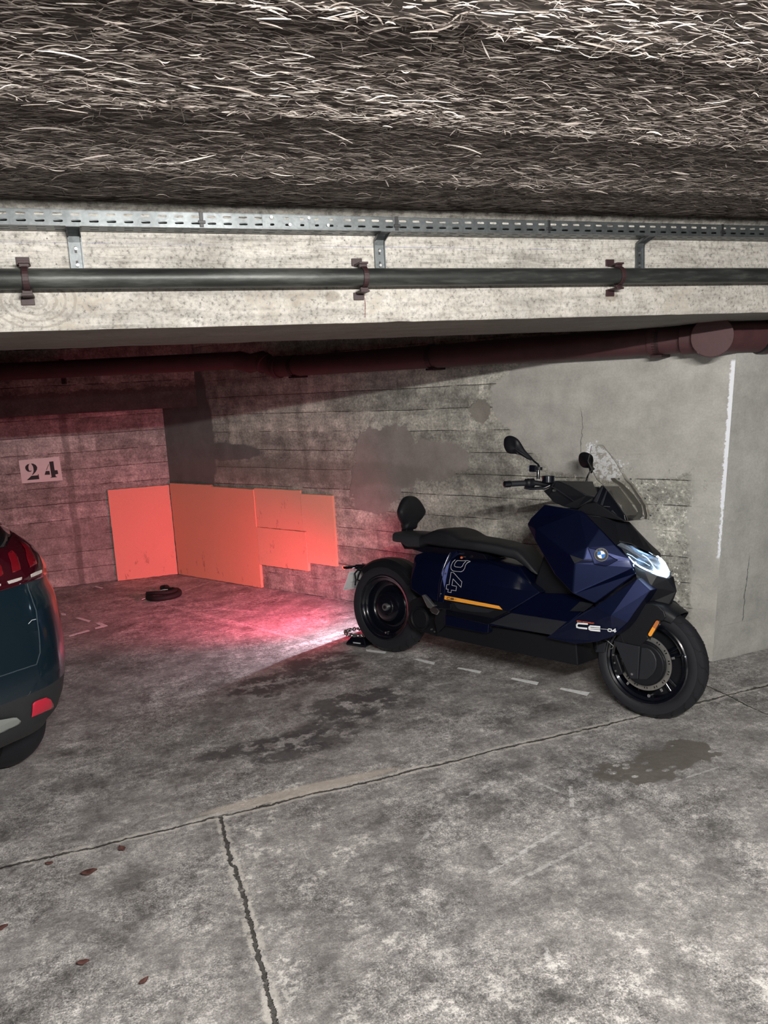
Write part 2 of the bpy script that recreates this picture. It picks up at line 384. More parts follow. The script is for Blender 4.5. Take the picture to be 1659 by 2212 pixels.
m_end = concrete('concrete_end', (0.28, 0.275, 0.25), 0.2, masks_end)
m_plainwall = concrete('concrete_plain', (0.12, 0.115, 0.105), 0.16)

def wall(name, loc, ang, x0, x1, mat, z1=ZC + 0.02, y1=0.2):
    o = MB().box(x0, x1, 0, y1, 0, z1).make(name, mat); o.location = (*loc, 0); o.rotation_euler = (0, 0, ang); return tag(o, kind='structure')
wall('wall_front', CORNER, A_FRONT, -6.5, 0.1, m_front)
wr_ = wall('wall_right', CORNER, A_RIGHT, 0.0, 4.80, m_right)
SL = 0.053          # the outer corner of this wall leans outwards as it rises
for v in wr_.data.vertices:
    if v.co.x > 4 and v.co.z > 1: v.co.x += SL * v.co.z
WR = (CORNER[0] + 4.80 * math.cos(A_RIGHT), CORNER[1] + 4.80 * math.sin(A_RIGHT))
we_ = wall('wall_end', WR, A_END, 0.0, 6.0, m_end)
dl = Vector((math.cos(A_RIGHT - A_END), math.sin(A_RIGHT - A_END), 0)) * SL
for v in we_.data.vertices:
    if v.co.z > 1: v.co += dl * v.co.z
    if v.co.x < 1: v.co.x -= 0.001
wall('wall_left', (-8.1, -7), R(90), -0.2, 12.6, m_plainwall)
wall('wall_rear', (-8.1, -7.0), 0, 0, 15.6, m_plainwall, y1=-0.2)
wall('wall_far_right', (7.3, -7), R(90), 0, 13.4, m_plainwall, y1=-0.2)

# lintel over the front wall
lint = MB().box(-6.4, 0.50, -0.395, 0.0, 1.565, ZC).make('trim_2', None); lint.data.materials.clear()
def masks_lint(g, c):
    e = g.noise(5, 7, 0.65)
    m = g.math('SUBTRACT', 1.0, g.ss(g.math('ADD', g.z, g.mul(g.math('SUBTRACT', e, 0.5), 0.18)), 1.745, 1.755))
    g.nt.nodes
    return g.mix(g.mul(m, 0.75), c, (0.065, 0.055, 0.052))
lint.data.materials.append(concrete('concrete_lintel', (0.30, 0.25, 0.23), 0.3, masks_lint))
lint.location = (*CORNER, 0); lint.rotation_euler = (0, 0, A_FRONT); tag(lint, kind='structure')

# ---- beam
V0 = 2.636; V1 = 3.52; ZB = 1.885
g = G('beam_paint')
n2 = g.noise(14, 9, 0.72); n3 = g.noise(75, 6, 0.75); wd = g.noise(5, 7, 0.6, 0.7, v=g.scale(g.p, (0.6, 1, 6)))
wd2 = g.noise(60, 3, 0.6, 1.2, v=g.scale(g.p, (0.12, 1, 3)))
c = g.ramp(n2, (0.3, (0.42, 0.385, 0.33)), (0.46, (0.56, 0.525, 0.46)), (0.7, (0.70, 0.665, 0.60)))
c = g.mix(0.8, c, g.ramp(wd, (0.36, 0.70), (0.5, 0.98), (0.66, 1.12)), 'MULTIPLY')
c = g.mix(0.6, c, g.ramp(g.noise(2.2, 7, 0.7), (0.38, 0.72), (0.58, 1.1)), 'MULTIPLY')
upper = g.ss(g.z, 2.03, 2.05)
c = g.mix(g.mul(upper, 0.5), c, g.ramp(wd2, (0.40, 0.55), (0.47, 1.0), (1, 1.05)), 'MULTIPLY')
c = g.mix(0.9, c, g.ramp(n3, (0.34, 0.35), (0.45, 0.92), (0.58, 1.18)), 'MULTIPLY')
pit = g.mul(g.ss(g.vor(48), 0.16, 0.10), g.ss(n2, 0.52, 0.58))
c = g.mix(g.mul(pit, 0.8), c, (0.12, 0.10, 0.08))
ys = g.mul(g.ss(g.noise(3.2, 6, 0.7), 0.53, 0.60), g.ss(g.z, 2.02, 1.98), g.ss(n3, 0.45, 0.55))
c = g.mix(g.mul(ys, 0.45), c, (0.42, 0.34, 0.24))
for (ku, kz, kr) in ((-0.165, 1.976, 0.10), (0.798, 1.978, 0.022), (1.960, 1.962, 0.022)):
    a = g.math('DIVIDE', g.math('SUBTRACT', g.x, ku), 1.5); b = g.math('SUBTRACT', g.z, kz)
    d = g.math('ADD', g.math('SQRT', g.math('ADD', g.mul(a, a), g.mul(b, b))), g.mul(g.math('SUBTRACT', g.noise(9, 4), 0.5), 0.02))
    if kr > 0.05:
        rings = g.mul(g.ss(g.math('SINE', g.mul(d, 330.0)), 0.2, 0.9), g.ss(d, kr, kr * 0.8), 0.4)
        c = g.mix(rings, c, (0.25, 0.22, 0.18)); c = g.mix(g.mul(g.ss(d, 0.022, 0.012), 0.4), c, (0.25, 0.22, 0.2))
    else: c = g.mix(g.mul(g.ss(d, kr, kr * 0.6), 0.55), c, (0.22, 0.18, 0.13))
bl = g.mul(g.ss(g.math('ABSOLUTE', g.math('SUBTRACT', g.z, g.math('ADD', 2.149, g.mul(g.x, -0.004)))), 0.0014, 0.0006), g.ss(g.noise(2.0, 4), 0.42, 0.56), 0.55)
c = g.mix(bl, c, (0.10, 0.14, 0.40))
ck = g.mul(g.ss(g.math('ABSOLUTE', g.math('ADD', g.math('SUBTRACT', g.x, 0.914), g.mul(g.math('SUBTRACT', g.noise(14, 4), 0.5), 0.03))), 0.0025, 0.001), g.ss(g.z, 1.90, 1.91), g.ss(g.z, 1.99, 1.98), 0.8)
c = g.mix(ck, c, (0.18, 0.05, 0.05))
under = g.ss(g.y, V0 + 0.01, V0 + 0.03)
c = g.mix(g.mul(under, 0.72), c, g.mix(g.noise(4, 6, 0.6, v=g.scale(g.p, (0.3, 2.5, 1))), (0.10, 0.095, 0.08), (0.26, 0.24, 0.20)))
g.bump(g.math('ADD', g.mul(n2, 0.6), g.mul(n3, 0.5)), 0.7, 0.006)
c = g.mix(1.0, c, (0.735, 0.745, 0.775), 'MULTIPLY')
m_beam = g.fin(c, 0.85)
# beam with a slightly chipped lower edge
N = 260; us = np.linspace(-7.2, 8.5, N); mb = MB(); rings = []
for i, u in enumerate(us):
    chip = 0.003 * rng.rand() + (0.004 if rng.rand() < 0.05 else 0)
    rings.append([(u, V0, ZC), (u, V0, ZB + 0.012 + chip), (u, V0 + 0.004 + chip, ZB + chip * .5), (u, V1, ZB + 0.003 * rng.rand()), (u, V1, ZC)])
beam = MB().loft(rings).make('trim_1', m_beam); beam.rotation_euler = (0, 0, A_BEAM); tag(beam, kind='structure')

# ---- ceiling: slab, fibre mats hanging in steps, loose straw
g = G('fibre_dark'); n = g.noise(10, 8, 0.75, v=g.scale(g.p, (0.25, 2.0, 1))); n2 = g.noise(60, 6, 0.8, v=g.scale(g.p, (0.12, 1.6, 1)))
c = g.mix(n, (0.06, 0.05, 0.045), (0.20, 0.168, 0.15)); c = g.mix(0.8, c, g.ramp(n2, (0.35, 0.3), (0.6, 1.6), (0.7, 2.6)), 'MULTIPLY')
g.bump(g.math('ADD', n, n2), 1.0, 0.02); m_fib = g.fin(c, 0.9)
JO = [-9.0, -0.55, 0.10, 0.65, 0.93, 1.27, 1.72, 2.18, V0 - 0.004]
mb = MB().box(-9, 9, -9, 9.6, ZC, ZC + 0.15)
for i in range(len(JO) - 1):
    a, b = JO[i], JO[i + 1]; mb2 = []
    U = np.linspace(-8.5, 8.5, 171); rings = []
    for u in U:
        w1, w2 = 0.012 * (rng.rand() - 0.5), 0.020 * (rng.rand() - 0.5)
        last = i == len(JO) - 2
        zb = ZC - (0.006 if last else 0.026); za = ZC - 0.004
        rings.append([(u, a + w1, ZC + 0.01), (u, a + w1, za), (u, (a + b) / 2, (za + zb) / 2), (u, b + (0 if last else w2), zb + 0.006 * rng.rand()), (u, b + (0 if last else w2), ZC + 0.01)])
    mb.loft(rings)
ceil = mb.make('ceiling', m_fib); ceil.rotation_euler = (0, 0, A_BEAM); tag(ceil, kind='structure')

def straw(n, u0, u1, v0, v1, lmin, lmax, wmin, wmax, pale, zoff, spread=0.17, droop=0.010, edge=False):
    K = 5
    u = rng.uniform(u0, u1, n); v = rng.uniform(v0, v1, n) if not edge else v1 - np.abs(rng.normal(0, 0.022, n)) + 0.008
    L = rng.uniform(lmin, lmax, n); w = rng.uniform(wmin, wmax, n); a = rng.normal(-0.03, spread, n)
    odd = rng.rand(n) < 0.07; a[odd] = rng.uniform(-1.6, 1.6, odd.sum())
    k = rng.normal(0, 1.5, n); rollv = rng.uniform(-1.0, 1.0, n); dz = rng.normal(0, 0.05, n)
    jo = np.array(JO); idx = np.clip(np.searchsorted(jo, v) - 1, 0, len(jo) - 2); f = (v - jo[idx]) / (jo[idx + 1] - jo[idx])
    step = np.where(idx == len(jo) - 2, 0.010, 0.024)
    z0 = ZC - 0.004 - f * step - zoff - np.abs(rng.normal(0, droop, n))
    t = np.linspace(-0.5, 0.5, K)[None, :]
    ang = a[:, None] + k[:, None] * t * L[:, None] * 2
    dx = np.cos(ang) * (L / (K - 1))[:, None]; dy = np.sin(ang) * (L / (K - 1))[:, None]
    X = u[:, None] + np.cumsum(dx, 1) - dx.sum(1, keepdims=True) / 2; Y = v[:, None] + np.cumsum(dy, 1) - dy.sum(1, keepdims=True) / 2
    Z = z0[:, None] + dz[:, None] * L[:, None] * 2 * t + 0.005 * rng.normal(0, 0.6, (n, 1)) * (t * 2) ** 2
    near_beam = (Y > 2.42) & (rng.rand(n, 1) > 0.004); Z = np.where(near_beam, np.maximum(Z, ZC - 0.016), Z)
    Z = np.minimum(Z, ZC - 0.001); Y = np.minimum(Y, V0 - 0.003)
    taper = np.array([0.35, 0.9, 1, 0.9, 0.35])[None, :] * w[:, None] / 2
    nx = -np.sin(ang) * np.cos(rollv)[:, None]; ny = np.cos(ang) * np.cos(rollv)[:, None]; nz = np.repeat(np.sin(rollv)[:, None], K, 1)
    P = np.stack([X, Y, Z], -1); Nn = np.stack([nx, ny, nz], -1) * taper[..., None]
    A = P - Nn; B = P + Nn; V = np.stack([A, B], 2).reshape(n, K * 2, 3)
    pc = np.where(rng.rand(n) < pale, rng.uniform(0.45, 0.95, n), rng.uniform(0.0, 0.45, n))
    return V.reshape(-1, 3), n, K, pc
parts = []
# denser where the photo looks closely
for (cnt, v0, v1) in ((17000, 0.75, 1.27), (21000, 1.27, 1.72), (26000, 1.72, 2.18), (32000, 2.18, V0 - 0.01)):
    near = v1 < 2.0
    parts.append(straw(cnt, -1.7 + 0.35 * (2.2 - v1) - (0.3 if v1 > 2.2 else 0), 3.1, v0, v1, 0.016, 0.062, 0.0010 if near else 0.0008, 0.0027 if near else 0.0021, 0.58 if near else (0.40 if v1 < 2.3 else 0.22), 0.0))  # pale share falls away from the lamp, light falloff put into straw colour
parts.append(straw(5000, -6, 6, -2.5, 0.75, 0.06, 0.16, 0.003, 0.006, 0.4, 0.0))
for j, c_ in ((1.27, 500), (1.72, 650), (2.18, 420)):
    V_ = straw(c_, -1.6, 3.1, 0, j, 0.015, 0.06, 0.0018, 0.004, 0.9, 0.004, spread=1.0, droop=0.006, edge=True); parts.append(V_)
parts.append(straw(700, -1.6, 3.1, 0.8, 2.6, 0.04, 0.12, 0.002, 0.0042, 0.9, 0.012, spread=0.5))
nv = sum(p[0].shape[0] for p in parts); verts = np.concatenate([p[0] for p in parts]); K = 5
nt = sum(p[1] for p in parts); pc = np.concatenate([p[3] for p in parts])
base = (np.arange(nt) * K * 2)[:, None, None] + np.array([[2 * i, 2 * i + 1, 2 * i + 3, 2 * i + 2] for i in range(K - 1)])[None]
faces = base.reshape(-1, 4)
me = bpy.data.meshes.new('ceiling_fibre'); me.vertices.add(nv); me.vertices.foreach_set('co', verts.astype(np.float32).ravel())
me.loops.add(faces.size); me.loops.foreach_set('vertex_index', faces.astype(np.int32).ravel())
me.polygons.add(len(faces)); me.polygons.foreach_set('loop_start', np.arange(0, faces.size, 4, dtype=np.int32))
me.update(calc_edges=True)
at = me.attributes.new('tone', 'FLOAT', 'POINT'); at.data.foreach_set('value', np.repeat(pc, K * 2).astype(np.float32))
g = G('straw'); an = g.nt.nodes.new('ShaderNodeAttribute'); an.attribute_name = 'tone'
c = g.ramp(an.outputs['Fac'], (0.0, (0.15, 0.125, 0.11)), (0.5, (0.33, 0.285, 0.255)), (0.75, (0.47, 0.42, 0.385)), (1.0, (0.60, 0.55, 0.51)))
me.materials.append(g.fin(c, 0.65))
fo = bpy.data.objects.new('ceiling_fibre', me); C.objects.link(fo); fo.rotation_euler = (0, 0, A_BEAM)
tag(fo, 'tangled dry brown straw fibres covering the ceiling in front of the beam', 'ceiling fibre', kind='stuff')

# mortar smeared along the top of the beam
rings = []
for u in np.linspace(-3.2, 4.6, 260):
    zt = ZC - 0.012 + 0.006 * rng.rand(); zb = 2.240 + 0.006 * math.sin(u * 9) + 0.006 * rng.rand(); d = 0.012 + 0.008 * rng.rand()
    rings.append([(u, V0 + 0.002, zt + 0.01), (u, V0 - d, zt), (u, V0 - d * 1.2, (zt + zb) / 2), (u, V0 - d * 0.4, zb), (u, V0 + 0.002, zb - 0.004)])
g = G('mortar'); n = g.noise(30, 8, 0.75); g.bump(n, 1.0, 0.01)
mo = MB().loft(rings).make('trim_3', g.fin(g.ramp(n, (0.35, (0.14, 0.13, 0.115)), (0.58, (0.42, 0.40, 0.365))), 0.9)); mo.rotation_euler = (0, 0, A_BEAM); tag(mo, kind='structure')

# ---- lamps: the tube close above the camera and added unseen fill tubes further off
m_tube = G('tube_glow'); em = m_tube.nt.nodes.new('ShaderNodeEmission'); em.inputs[0].default_value = (1.0, 0.955, 0.87, 1); em.inputs[1].default_value = 30.0
m_tube.nt.links.new(em.outputs[0], m_tube.out.inputs[0]); m_tube = m_tube.m
m_tube2 = G('fill_tube_glow'); em = m_tube2.nt.nodes.new('ShaderNodeEmission'); em.inputs[0].default_value = (0.93, 0.97, 1.0, 1); em.inputs[1].default_value = 8.0
m_tube2.nt.links.new(em.outputs[0], m_tube2.out.inputs[0]); m_tube2 = m_tube2.m
m_white = simple('lamp_white', (0.7, 0.7, 0.7), 0.4, 0.03)
def lamp(x, y, ang, mt, label, watt, col, L=1.2):
    e = empty('ceiling_lamp', (x, y, ZC), (0, 0, ang)); tag(e, label, 'lamp')
    MB().box(-L / 2 - 0.04, L / 2 + 0.04, -0.03, 0.03, -0.045, -0.0).make('housing', m_white, e, bevel=0.004)
    MB().lathe([(-L / 2, 0.013), (L / 2, 0.013)], (0, 0, -0.075), 'X', 16, closed=False).make('tube', mt, e, smooth=True)
    for k in range(6):       # the tube's own light, spread along its length
        d = bpy.data.lights.new('tube_light', 'POINT'); d.energy = watt / 6; d.color = col; d.shadow_soft_size = 0.014
        lo = bpy.data.objects.new('tube_light', d); C.objects.link(lo); lo.parent = e; lo.location = (-L / 2 + L * (k + .5) / 6, 0, -0.105)
    for s in (-1, 1): MB().box(s * L / 2 - 0.02, s * L / 2 + 0.02, -0.018, 0.018, -0.095, -0.04).make('socket', m_white, e, bevel=0.003)
lamp(LAMP_XY[0], LAMP_XY[1], A_BEAM, m_tube, 'fluorescent tube lamp on the straw ceiling nearest the camera', KEY, (1.0, 0.968, 0.915))
lamp(-4.6, -2.6, A_BEAM, m_tube2, 'added fill tube lamp on the ceiling behind the car', FILL, (0.93, 0.97, 1.0))
lamp(4.2, -3.0, A_BEAM, m_tube2, 'added fill tube lamp on the ceiling far to the right', FILL, (0.93, 0.97, 1.0))
lamp(-0.6, -5.0, A_BEAM, m_tube2, 'added fill tube lamp on the ceiling at the rear wall', FILL, (0.93, 0.97, 1.0))

# ---- cable tray on the beam
m_zinc = None
g = G('galvanised'); v = g.vor(38); n = g.noise(7, 6, 0.7)
c = g.mix(g.noise(45, 2, 0.5, 1.5), (0.07, 0.08, 0.086), (0.17, 0.185, 0.19)); c = g.mix(0.6, c, g.ramp(n, (0.35, 0.6), (0.65, 1.3)), 'MULTIPLY')
m_zinc = g.fin(c, 0.42, Metallic=0.75)
m_black = simple('black_plastic', (0.012, 0.012, 0.014), 0.5)
def slot_sheet(mb, x0, x1, rows, h0, h1, pl, t, pitch=0.0502):
    """perforated strip; pl(a, b, d) maps length, height, depth to a point"""
    n = int((x1 - x0) / pitch); hs = [h0] + [(rows[i] + rows[i + 1]) / 2 for i in range(len(rows) - 1)] + [h1]
    for i in range(n):
        a0 = x0 + i * pitch; a1 = a0 + pitch; ca = (a0 + a1) / 2
        for r, hc in enumerate(rows):
            b0, b1 = hs[r], hs[r + 1]; sl, sh = 0.0135, 0.0035
            inn = [(ca - sl, hc - sh * .5), (ca - sl + .003, hc - sh), (ca + sl - .003, hc - sh), (ca + sl, hc - sh * .5), (ca + sl, hc + sh * .5), (ca + sl - .003, hc + sh), (ca - sl + .003, hc + sh), (ca - sl, hc + sh * .5)]
            out = [(a0, b0), (ca - sl, b0), (ca + sl, b0), (a1, b0), (a1, b1), (ca + sl, b1), (ca - sl, b1), (a0, b1)]
            vv = []; 
            for d in (0, t): vv += [pl(*p, d) for p in inn] + [pl(*p, d) for p in out]
            ff = []
            for k in range(8):
                q = (k + 1) % 8
                ff.append((k, q, 8 + q, 8 + k)); ff.append((16 + k, 24 + k, 24 + q, 16 + q)); ff.append((k, 16 + k, 16 + q, q))
            mb.add(vv, ff)
TR0, TR1 = -2.6, 3.8; TV0, TV1 = 2.548, 2.628; TZ0, TZ1 = 2.182, 2.228
tray = empty('cable_tray', (0, 0, 0), (0, 0, A_BEAM)); tag(tray, 'long galvanised perforated cable tray fixed along the top of the beam', 'cable tray')
mb = MB(); h_ = TZ1 - TZ0
slot_sheet(mb, TR0, TR1, [TZ0 + h_ * .30, TZ0 + h_ * .72], TZ0, TZ1, lambda a, b, d: (a, TV0 + d, b), 0.0012)
mb.make('side_panel', m_zinc, tray)
mb = MB(); slot_sheet(mb, TR0, TR1, [TV0 + .022, TV0 + .055], TV0, TV1, lambda a, b, d: (a, b, TZ0 + d), 0.0012); mb.make('bottom_panel', m_zinc, tray)
MB().box(TR0, TR1, TV1 - .0012, TV1, TZ0, TZ1).make('back_panel', m_zinc, tray)
MB().box(TR0, TR1, TV0, TV0 + .008, TZ1 - .0012, TZ1 + .0006).make('rim', m_zinc, tray)
SP = (0.549, 0.765)
mb = MB(); 
slot_sheet(mb, SP[0], SP[0] + 0.0502 * 5, [TZ0 + h_ * .30, TZ0 + h_ * .72], TZ0 + .003, TZ1 - .002, lambda a, b, d: (a, TV0 - .002 + d, b), 0.0012)
mb.make('splice_plate', m_zinc, tray)
m_bolt = simple('bolt_steel', (0.5, 0.5, 0.5), 0.3, 0.1, Metallic=0.9)
for k, (du, dz) in enumerate(((.03, .036), (.09, .014), (.155, .036), (.22, .014))):
    MB().lathe([(-.004, .005), (0, .0055)], (SP[0] + du, TV0 - .0025, TZ0 + dz), 'Y', 10, closed=False).make('bolt', m_bolt, tray)
for u in [0.355, 1.016, 1.622, 2.437]:
    mb = MB().box(u - .006, u + .006, TV0 - .0035, TV0 - .001, TZ0 + .002, TZ1 + .002).box(u - .010, u + .012, TV0 - .006, TV0 - .001, TZ0 + .012, TZ0 + .022)
    mb.make('cable_tie', m_black, tray, bevel=.001)
for k, (u, lb) in enumerate(zip([-0.026, 0.979, 2.097], ('galvanised tray bracket on the beam at the left of the photo', 'galvanised tray bracket on the beam above the middle of the pipe', 'galvanised tray bracket on the beam at the right of the photo'))):
    e = empty('tray_bracket', (0, 0, 0), (0, 0, A_BEAM)); tag(e, lb, 'bracket', 'brackets under the cable tray')
    pts = [(V0 - .001, 2.02), (V0 - .001, 2.150), (V0 - .006, 2.168), (V0 - .018, 2.174), (V0 - .040, 2.1805), (TV0 + .002, 2.1805)]
    wd = .020; mb = MB(); rings = []
    for i, (v, z) in enumerate(pts):
        p0 = Vector(pts[max(i - 1, 0)]); p1 = Vector(pts[min(i + 1, len(pts) - 1)]); d = (p1 - p0).normalized(); n = Vector((-d.y, d.x)) * -1
        if n.x > 0: n = -n
        o_ = Vector((v, z)); f_ = o_ + n * .010; g_ = o_ + n * .0015
        rings.append([(u - wd, o_.x, o_.y), (u - wd, f_.x, f_.y), (u - wd + .003, f_.x, f_.y), (u - wd + .003, g_.x, g_.y), (u + wd - .003, g_.x, g_.y), (u + wd - .003, f_.x, f_.y), (u + wd, f_.x, f_.y), (u + wd, o_.x, o_.y)])
    MB().loft(rings).make('channel', m_zinc, e)
    for z in (2.128, 2.085, 2.045):
        MB().box(u - .0035, u + .0035, V0 - .0032, V0 - .0028, z - .010, z + .010).make('slot', m_black, e)
    for z in (2.131, 2.082): MB().lathe([(-.004, .0048), (0, .0052)], (u + .001, V0 - .003, z), 'Y', 8, closed=False).make('bolt', m_bolt, e)

# ---- grey pipe with clamps
g = G('pipe_grey'); n = g.noise(9, 8, 0.7, v=g.scale(g.p, (0.3, 2, 2))); n2 = g.noise(40, 5, 0.7)
c = g.ramp(n, (0.3, (0.012, 0.0135, 0.013)), (0.5, (0.028, 0.031, 0.029)), (0.66, (0.085, 0.09, 0.085))); g.bump(n2, 0.3, 0.002)
m_pipe = g.fin(c, 0.45, Metallic=0.3)
PV, PZ = V0 - .052, 2.0340
p = MB().tube([(u, PV, PZ) for u in np.linspace(-3.2, 5.0, 30)], .0305, 32).make('grey_pipe', m_pipe, smooth=True)
p.rotation_euler = (0, 0, A_BEAM); tag(p, 'long dark grey steel pipe running across the face of the beam', 'pipe')
m_red = simple('red_oxide', (0.066, 0.024, 0.027), 0.6, 0.4, 12, 0.3)
m_redb = simple('red_oxide_bracket', (0.026, 0.009, 0.011), 0.55, 0.3, 20, 0.2)
for u, lb in zip([-0.195, 0.877, 1.939], ('dark red pipe clamp on the grey pipe at the left of the photo', 'dark red pipe clamp on the grey pipe left of the middle bracket', 'dark red pipe clamp on the grey pipe towards the right')):
    e = empty('pipe_clamp', (0, 0, 0), (0, 0, A_BEAM)); tag(e, lb, 'pipe clamp', 'clamps of the grey pipe')
    a = [R(q) for q in range(0, 361, 15)]
    rr = lambda r, x: [(x, PV + r * math.cos(q), PZ + r * math.sin(q)) for q in a[:-1]]
    MB().loft([rr(.0315, u + .012), rr(.0365, u + .012), rr(.0365, u + .030), rr(.0315, u + .030)], closed=True).make('collar', m_redb, e, smooth=False, bevel=.001)
    for s in (-1, 1):
        MB().box(u + .004, u + .036, PV - .014, V0 - .001, PZ + s * .047 - .0035, PZ + s * .047 + .0035).make('arm', m_redb, e, bevel=.001)
        MB().box(u + .006, u + .034, PV - .006, PV + .006, min(PZ + s * .034, PZ + s * .047), max(PZ + s * .034, PZ + s * .047)).make('lug', m_redb, e, bevel=.001)
        MB().box(u - .004, u + .034, V0 - .007, V0 - .0005, PZ + s * .058 - .013, PZ + s * .058 + .013).make('wall_plate', m_redb, e, bevel=.001)

# ---- red drain along the walls
dr = empty('drain_pipe', (0, 0, 0)); tag(dr, 'dark red cast iron drain pipe running under the beam along the concrete walls', 'pipe')
def onr(s, off, z): return Vector((CORNER[0] + s * math.cos(A_RIGHT) - off * -math.sin(A_RIGHT) * -1 * -1, 0, 0)) if 0 else Vector((CORNER[0] + s * math.cos(A_RIGHT) + off * math.sin(A_RIGHT), CORNER[1] + s * math.sin(A_RIGHT) - off * math.cos(A_RIGHT), z))
def one(s, off, z): return Vector((WR[0] + s * math.cos(A_END) + off * math.sin(A_END), WR[1] + s * math.sin(A_END) - off * math.cos(A_END), z))
def onf(s, off, z): return Vector((CORNER[0] + s * math.cos(A_FRONT) + off * math.sin(A_FRONT), CORNER[1] + s * math.sin(A_FRONT) - off * math.cos(A_FRONT), z))
RP = .075; OFF = .11
zA, zB = 1.8409, 1.8182
sA, sB = 1.62, 4.66
zat = lambda s: zA + (zB - zA) * (s - 1.7) / (4.45 - 1.7)
MB().tube([onr(s, OFF, zat(s)) for s in np.linspace(sA, sB, 12)], RP, 40).make('pipe', m_red, dr, smooth=True)
pf = [onr(sA + .03, OFF, zat(sA)), onr(sA - .06, OFF + .005, zat(sA) + .01), onr(sA - .14, OFF + .02, zat(sA) + .06), onr(sA - .24, OFF + .05, 1.885), onr(sA - .34, OFF + .09, 1.915)]
MB().tube(pf, RP, 32).make('elbow', m_red, dr, smooth=True)
tl = onr(sA - .34, OFF + .09, 1.915); q = onf(-.9, .55, 1.93); MB().tube([tl, tl.lerp(q, .15), q, onf(-6.0, .55, 1.95)], RP * .92, 32).make('pipe', m_red, dr, smooth=True)
def ring_at(P, d, r, w, name, mat=m_red):
    d = d.normalized(); MB().tube([P - d * w / 2, P - d * w * .35, P + d * w * .35, P + d * w / 2], [r * .97, r, r, r * .97], 36).make(name, mat, dr, smooth=False, bevel=.002)
dR = onr(1, 0, 0) - onr(0, 0, 0)
ring_at(onr(sA + .0, OFF, zat(sA)), dR, RP + .012, .05, 'coupling')
ring_at(onr(sA - .12, OFF + .02, zat(sA) + .04), onr(0, 0, .3) - onr(.5, 0, 0), RP + .008, .04, 'coupling')
ring_at(onr(4.50, OFF, zat(4.50)), dR, RP + .006, .055, 'coupling')
# access tee with round lid facing the bay, then on along the end wall
TC = (1.752, 3.987, 1.812)
tc = Vector(TC); dE = (one(1, 0, 0) - one(0, 0, 0)).normalized(); view = (dR.normalized() * .35 - Vector((-math.sin(A_END), math.cos(A_END), 0)) * 1.0).normalized()
lidn = (-dE * .80 + Vector((math.sin(A_END), -math.cos(A_END), 0)) * .60).normalized()
MB().tube([tc - lidn * .10, tc + lidn * .10], .092, 40).make('tee_body', m_red, dr, smooth=False, bevel=.006)
MB().tube([tc + lidn * .10, tc + lidn * .112], .102, 40).make('inspection_lid', m_red, dr, bevel=.004)
for q in (50, 170, 290):
    a1 = lidn.cross(Vector((0, 0, 1))).normalized(); a2 = lidn.cross(a1)
    pb = tc + lidn * .112 + (a1 * math.cos(R(q)) + a2 * math.sin(R(q))) * .094
    MB().tube([pb - lidn * .004, pb + lidn * .008], .008, 8).make('lid_bolt', m_red, dr)
e0 = tc + dE * .02
MB().tube([e0, e0 + dE * .24, e0 + dE * .26, e0 + dE * .27], [.083, .083, .088, .083], 40).make('pipe', m_red, dr, smooth=True)
MB().tube([e0 + dE * .27, e0 + dE * .30], .094, 40).make('coupling', m_black, dr, bevel=.003)
MB().tube([e0 + dE * .30, e0 + dE * .33, e0 + dE * .36, e0 + dE * 4.5], [.095, .096, .084, .084], 40).make('pipe', m_red, dr, smooth=True)
MB().tube([tc - dR.normalized() * .16, tc], RP + .004, 32).make('pipe', m_red, dr, smooth=True)
for s in (1.80, 3.05, 4.52):
    P = onr(s, OFF, zat(s)); d = dR.normalized()
    MB().tube([P - d * .018, P + d * .018], RP + .006, 32).make('band', m_redb, dr, bevel=.002)
    b = MB(); nrm = Vector((math.sin(A_RIGHT), -math.cos(A_RIGHT), 0)); c0 = onr(s, 0.002, zat(s) - RP - .014)
    b.prism([c0 - d * .03, c0 + d * .03, c0 + d * .03 + Vector((0, 0, .012)), c0 - d * .03 + Vector((0, 0, .012))], nrm * .15); b.make('wall_bracket', m_redb, dr)
for s in (-.75, -2.1):
    P = onf(s, .55, 1.93); d = dE
    MB().tube([P - d * .02, P + d * .02], RP + .006, 24).make('band', m_redb, dr)
    MB().box(-.015, .015, -.015, .015, -.12, -.06).make('wall_bracket', m_redb, dr).location = P

# ---- foam panels leaning on the walls
def foam(name_l, which, x0, x1, z0, z1, off, t, tone, notch=0.004, cut=None):
    g = G('foam_panel_paint'); n = g.noise(3, 6, 0.6); n2 = g.noise(160, 4, 0.8); sc = g.noise(9, 6, 0.7, v=g.scale(g.p, (2.2, 1, 0.8)))
    c = g.mix(n, tuple(k * .9 for k in tone), tone); c = g.mix(0.35, c, g.ramp(n2, (0.3, 0.7), (0.7, 1.25)), 'MULTIPLY')
    low = g.ss(g.z, z0 + .38, z0 + .05)
    c = g.mix(g.mul(g.ss(sc, 0.60, 0.66), low, 0.5), c, (0.28, 0.07, 0.05)); g.bump(g.math('ADD', g.mul(n2, .5), n), 0.25, 0.004)
    m = g.fin(c, 0.75)
    ang = A_FRONT if which == 'f' else A_RIGHT
    outl = []
    K = 26
    def jag(a, b, amp):
        r = []
        for i in range(K):
            f = i / K; r.append((a[0] + (b[0] - a[0]) * f + (amp * (rng.rand() - .5) if i else 0), a[1] + (b[1] - a[1]) * f + (amp * (rng.rand() - .5) if i else 0)))
        return r
    cs = cut or [(x0, z0), (x1, z0), (x1, z1), (x0, z1)]
    for i in range(len(cs)): outl += jag(cs[i], cs[(i + 1) % len(cs)], notch)
    mb = MB().prism([(a, -off, b) for a, b in outl], (0, -t, 0))
    o = mb.make('foam_panel', m); o.location = (*CORNER, 0); o.rotation_euler = (0, 0, ang)
    return tag(o, name_l, 'foam panel', 'foam panels in the corner')
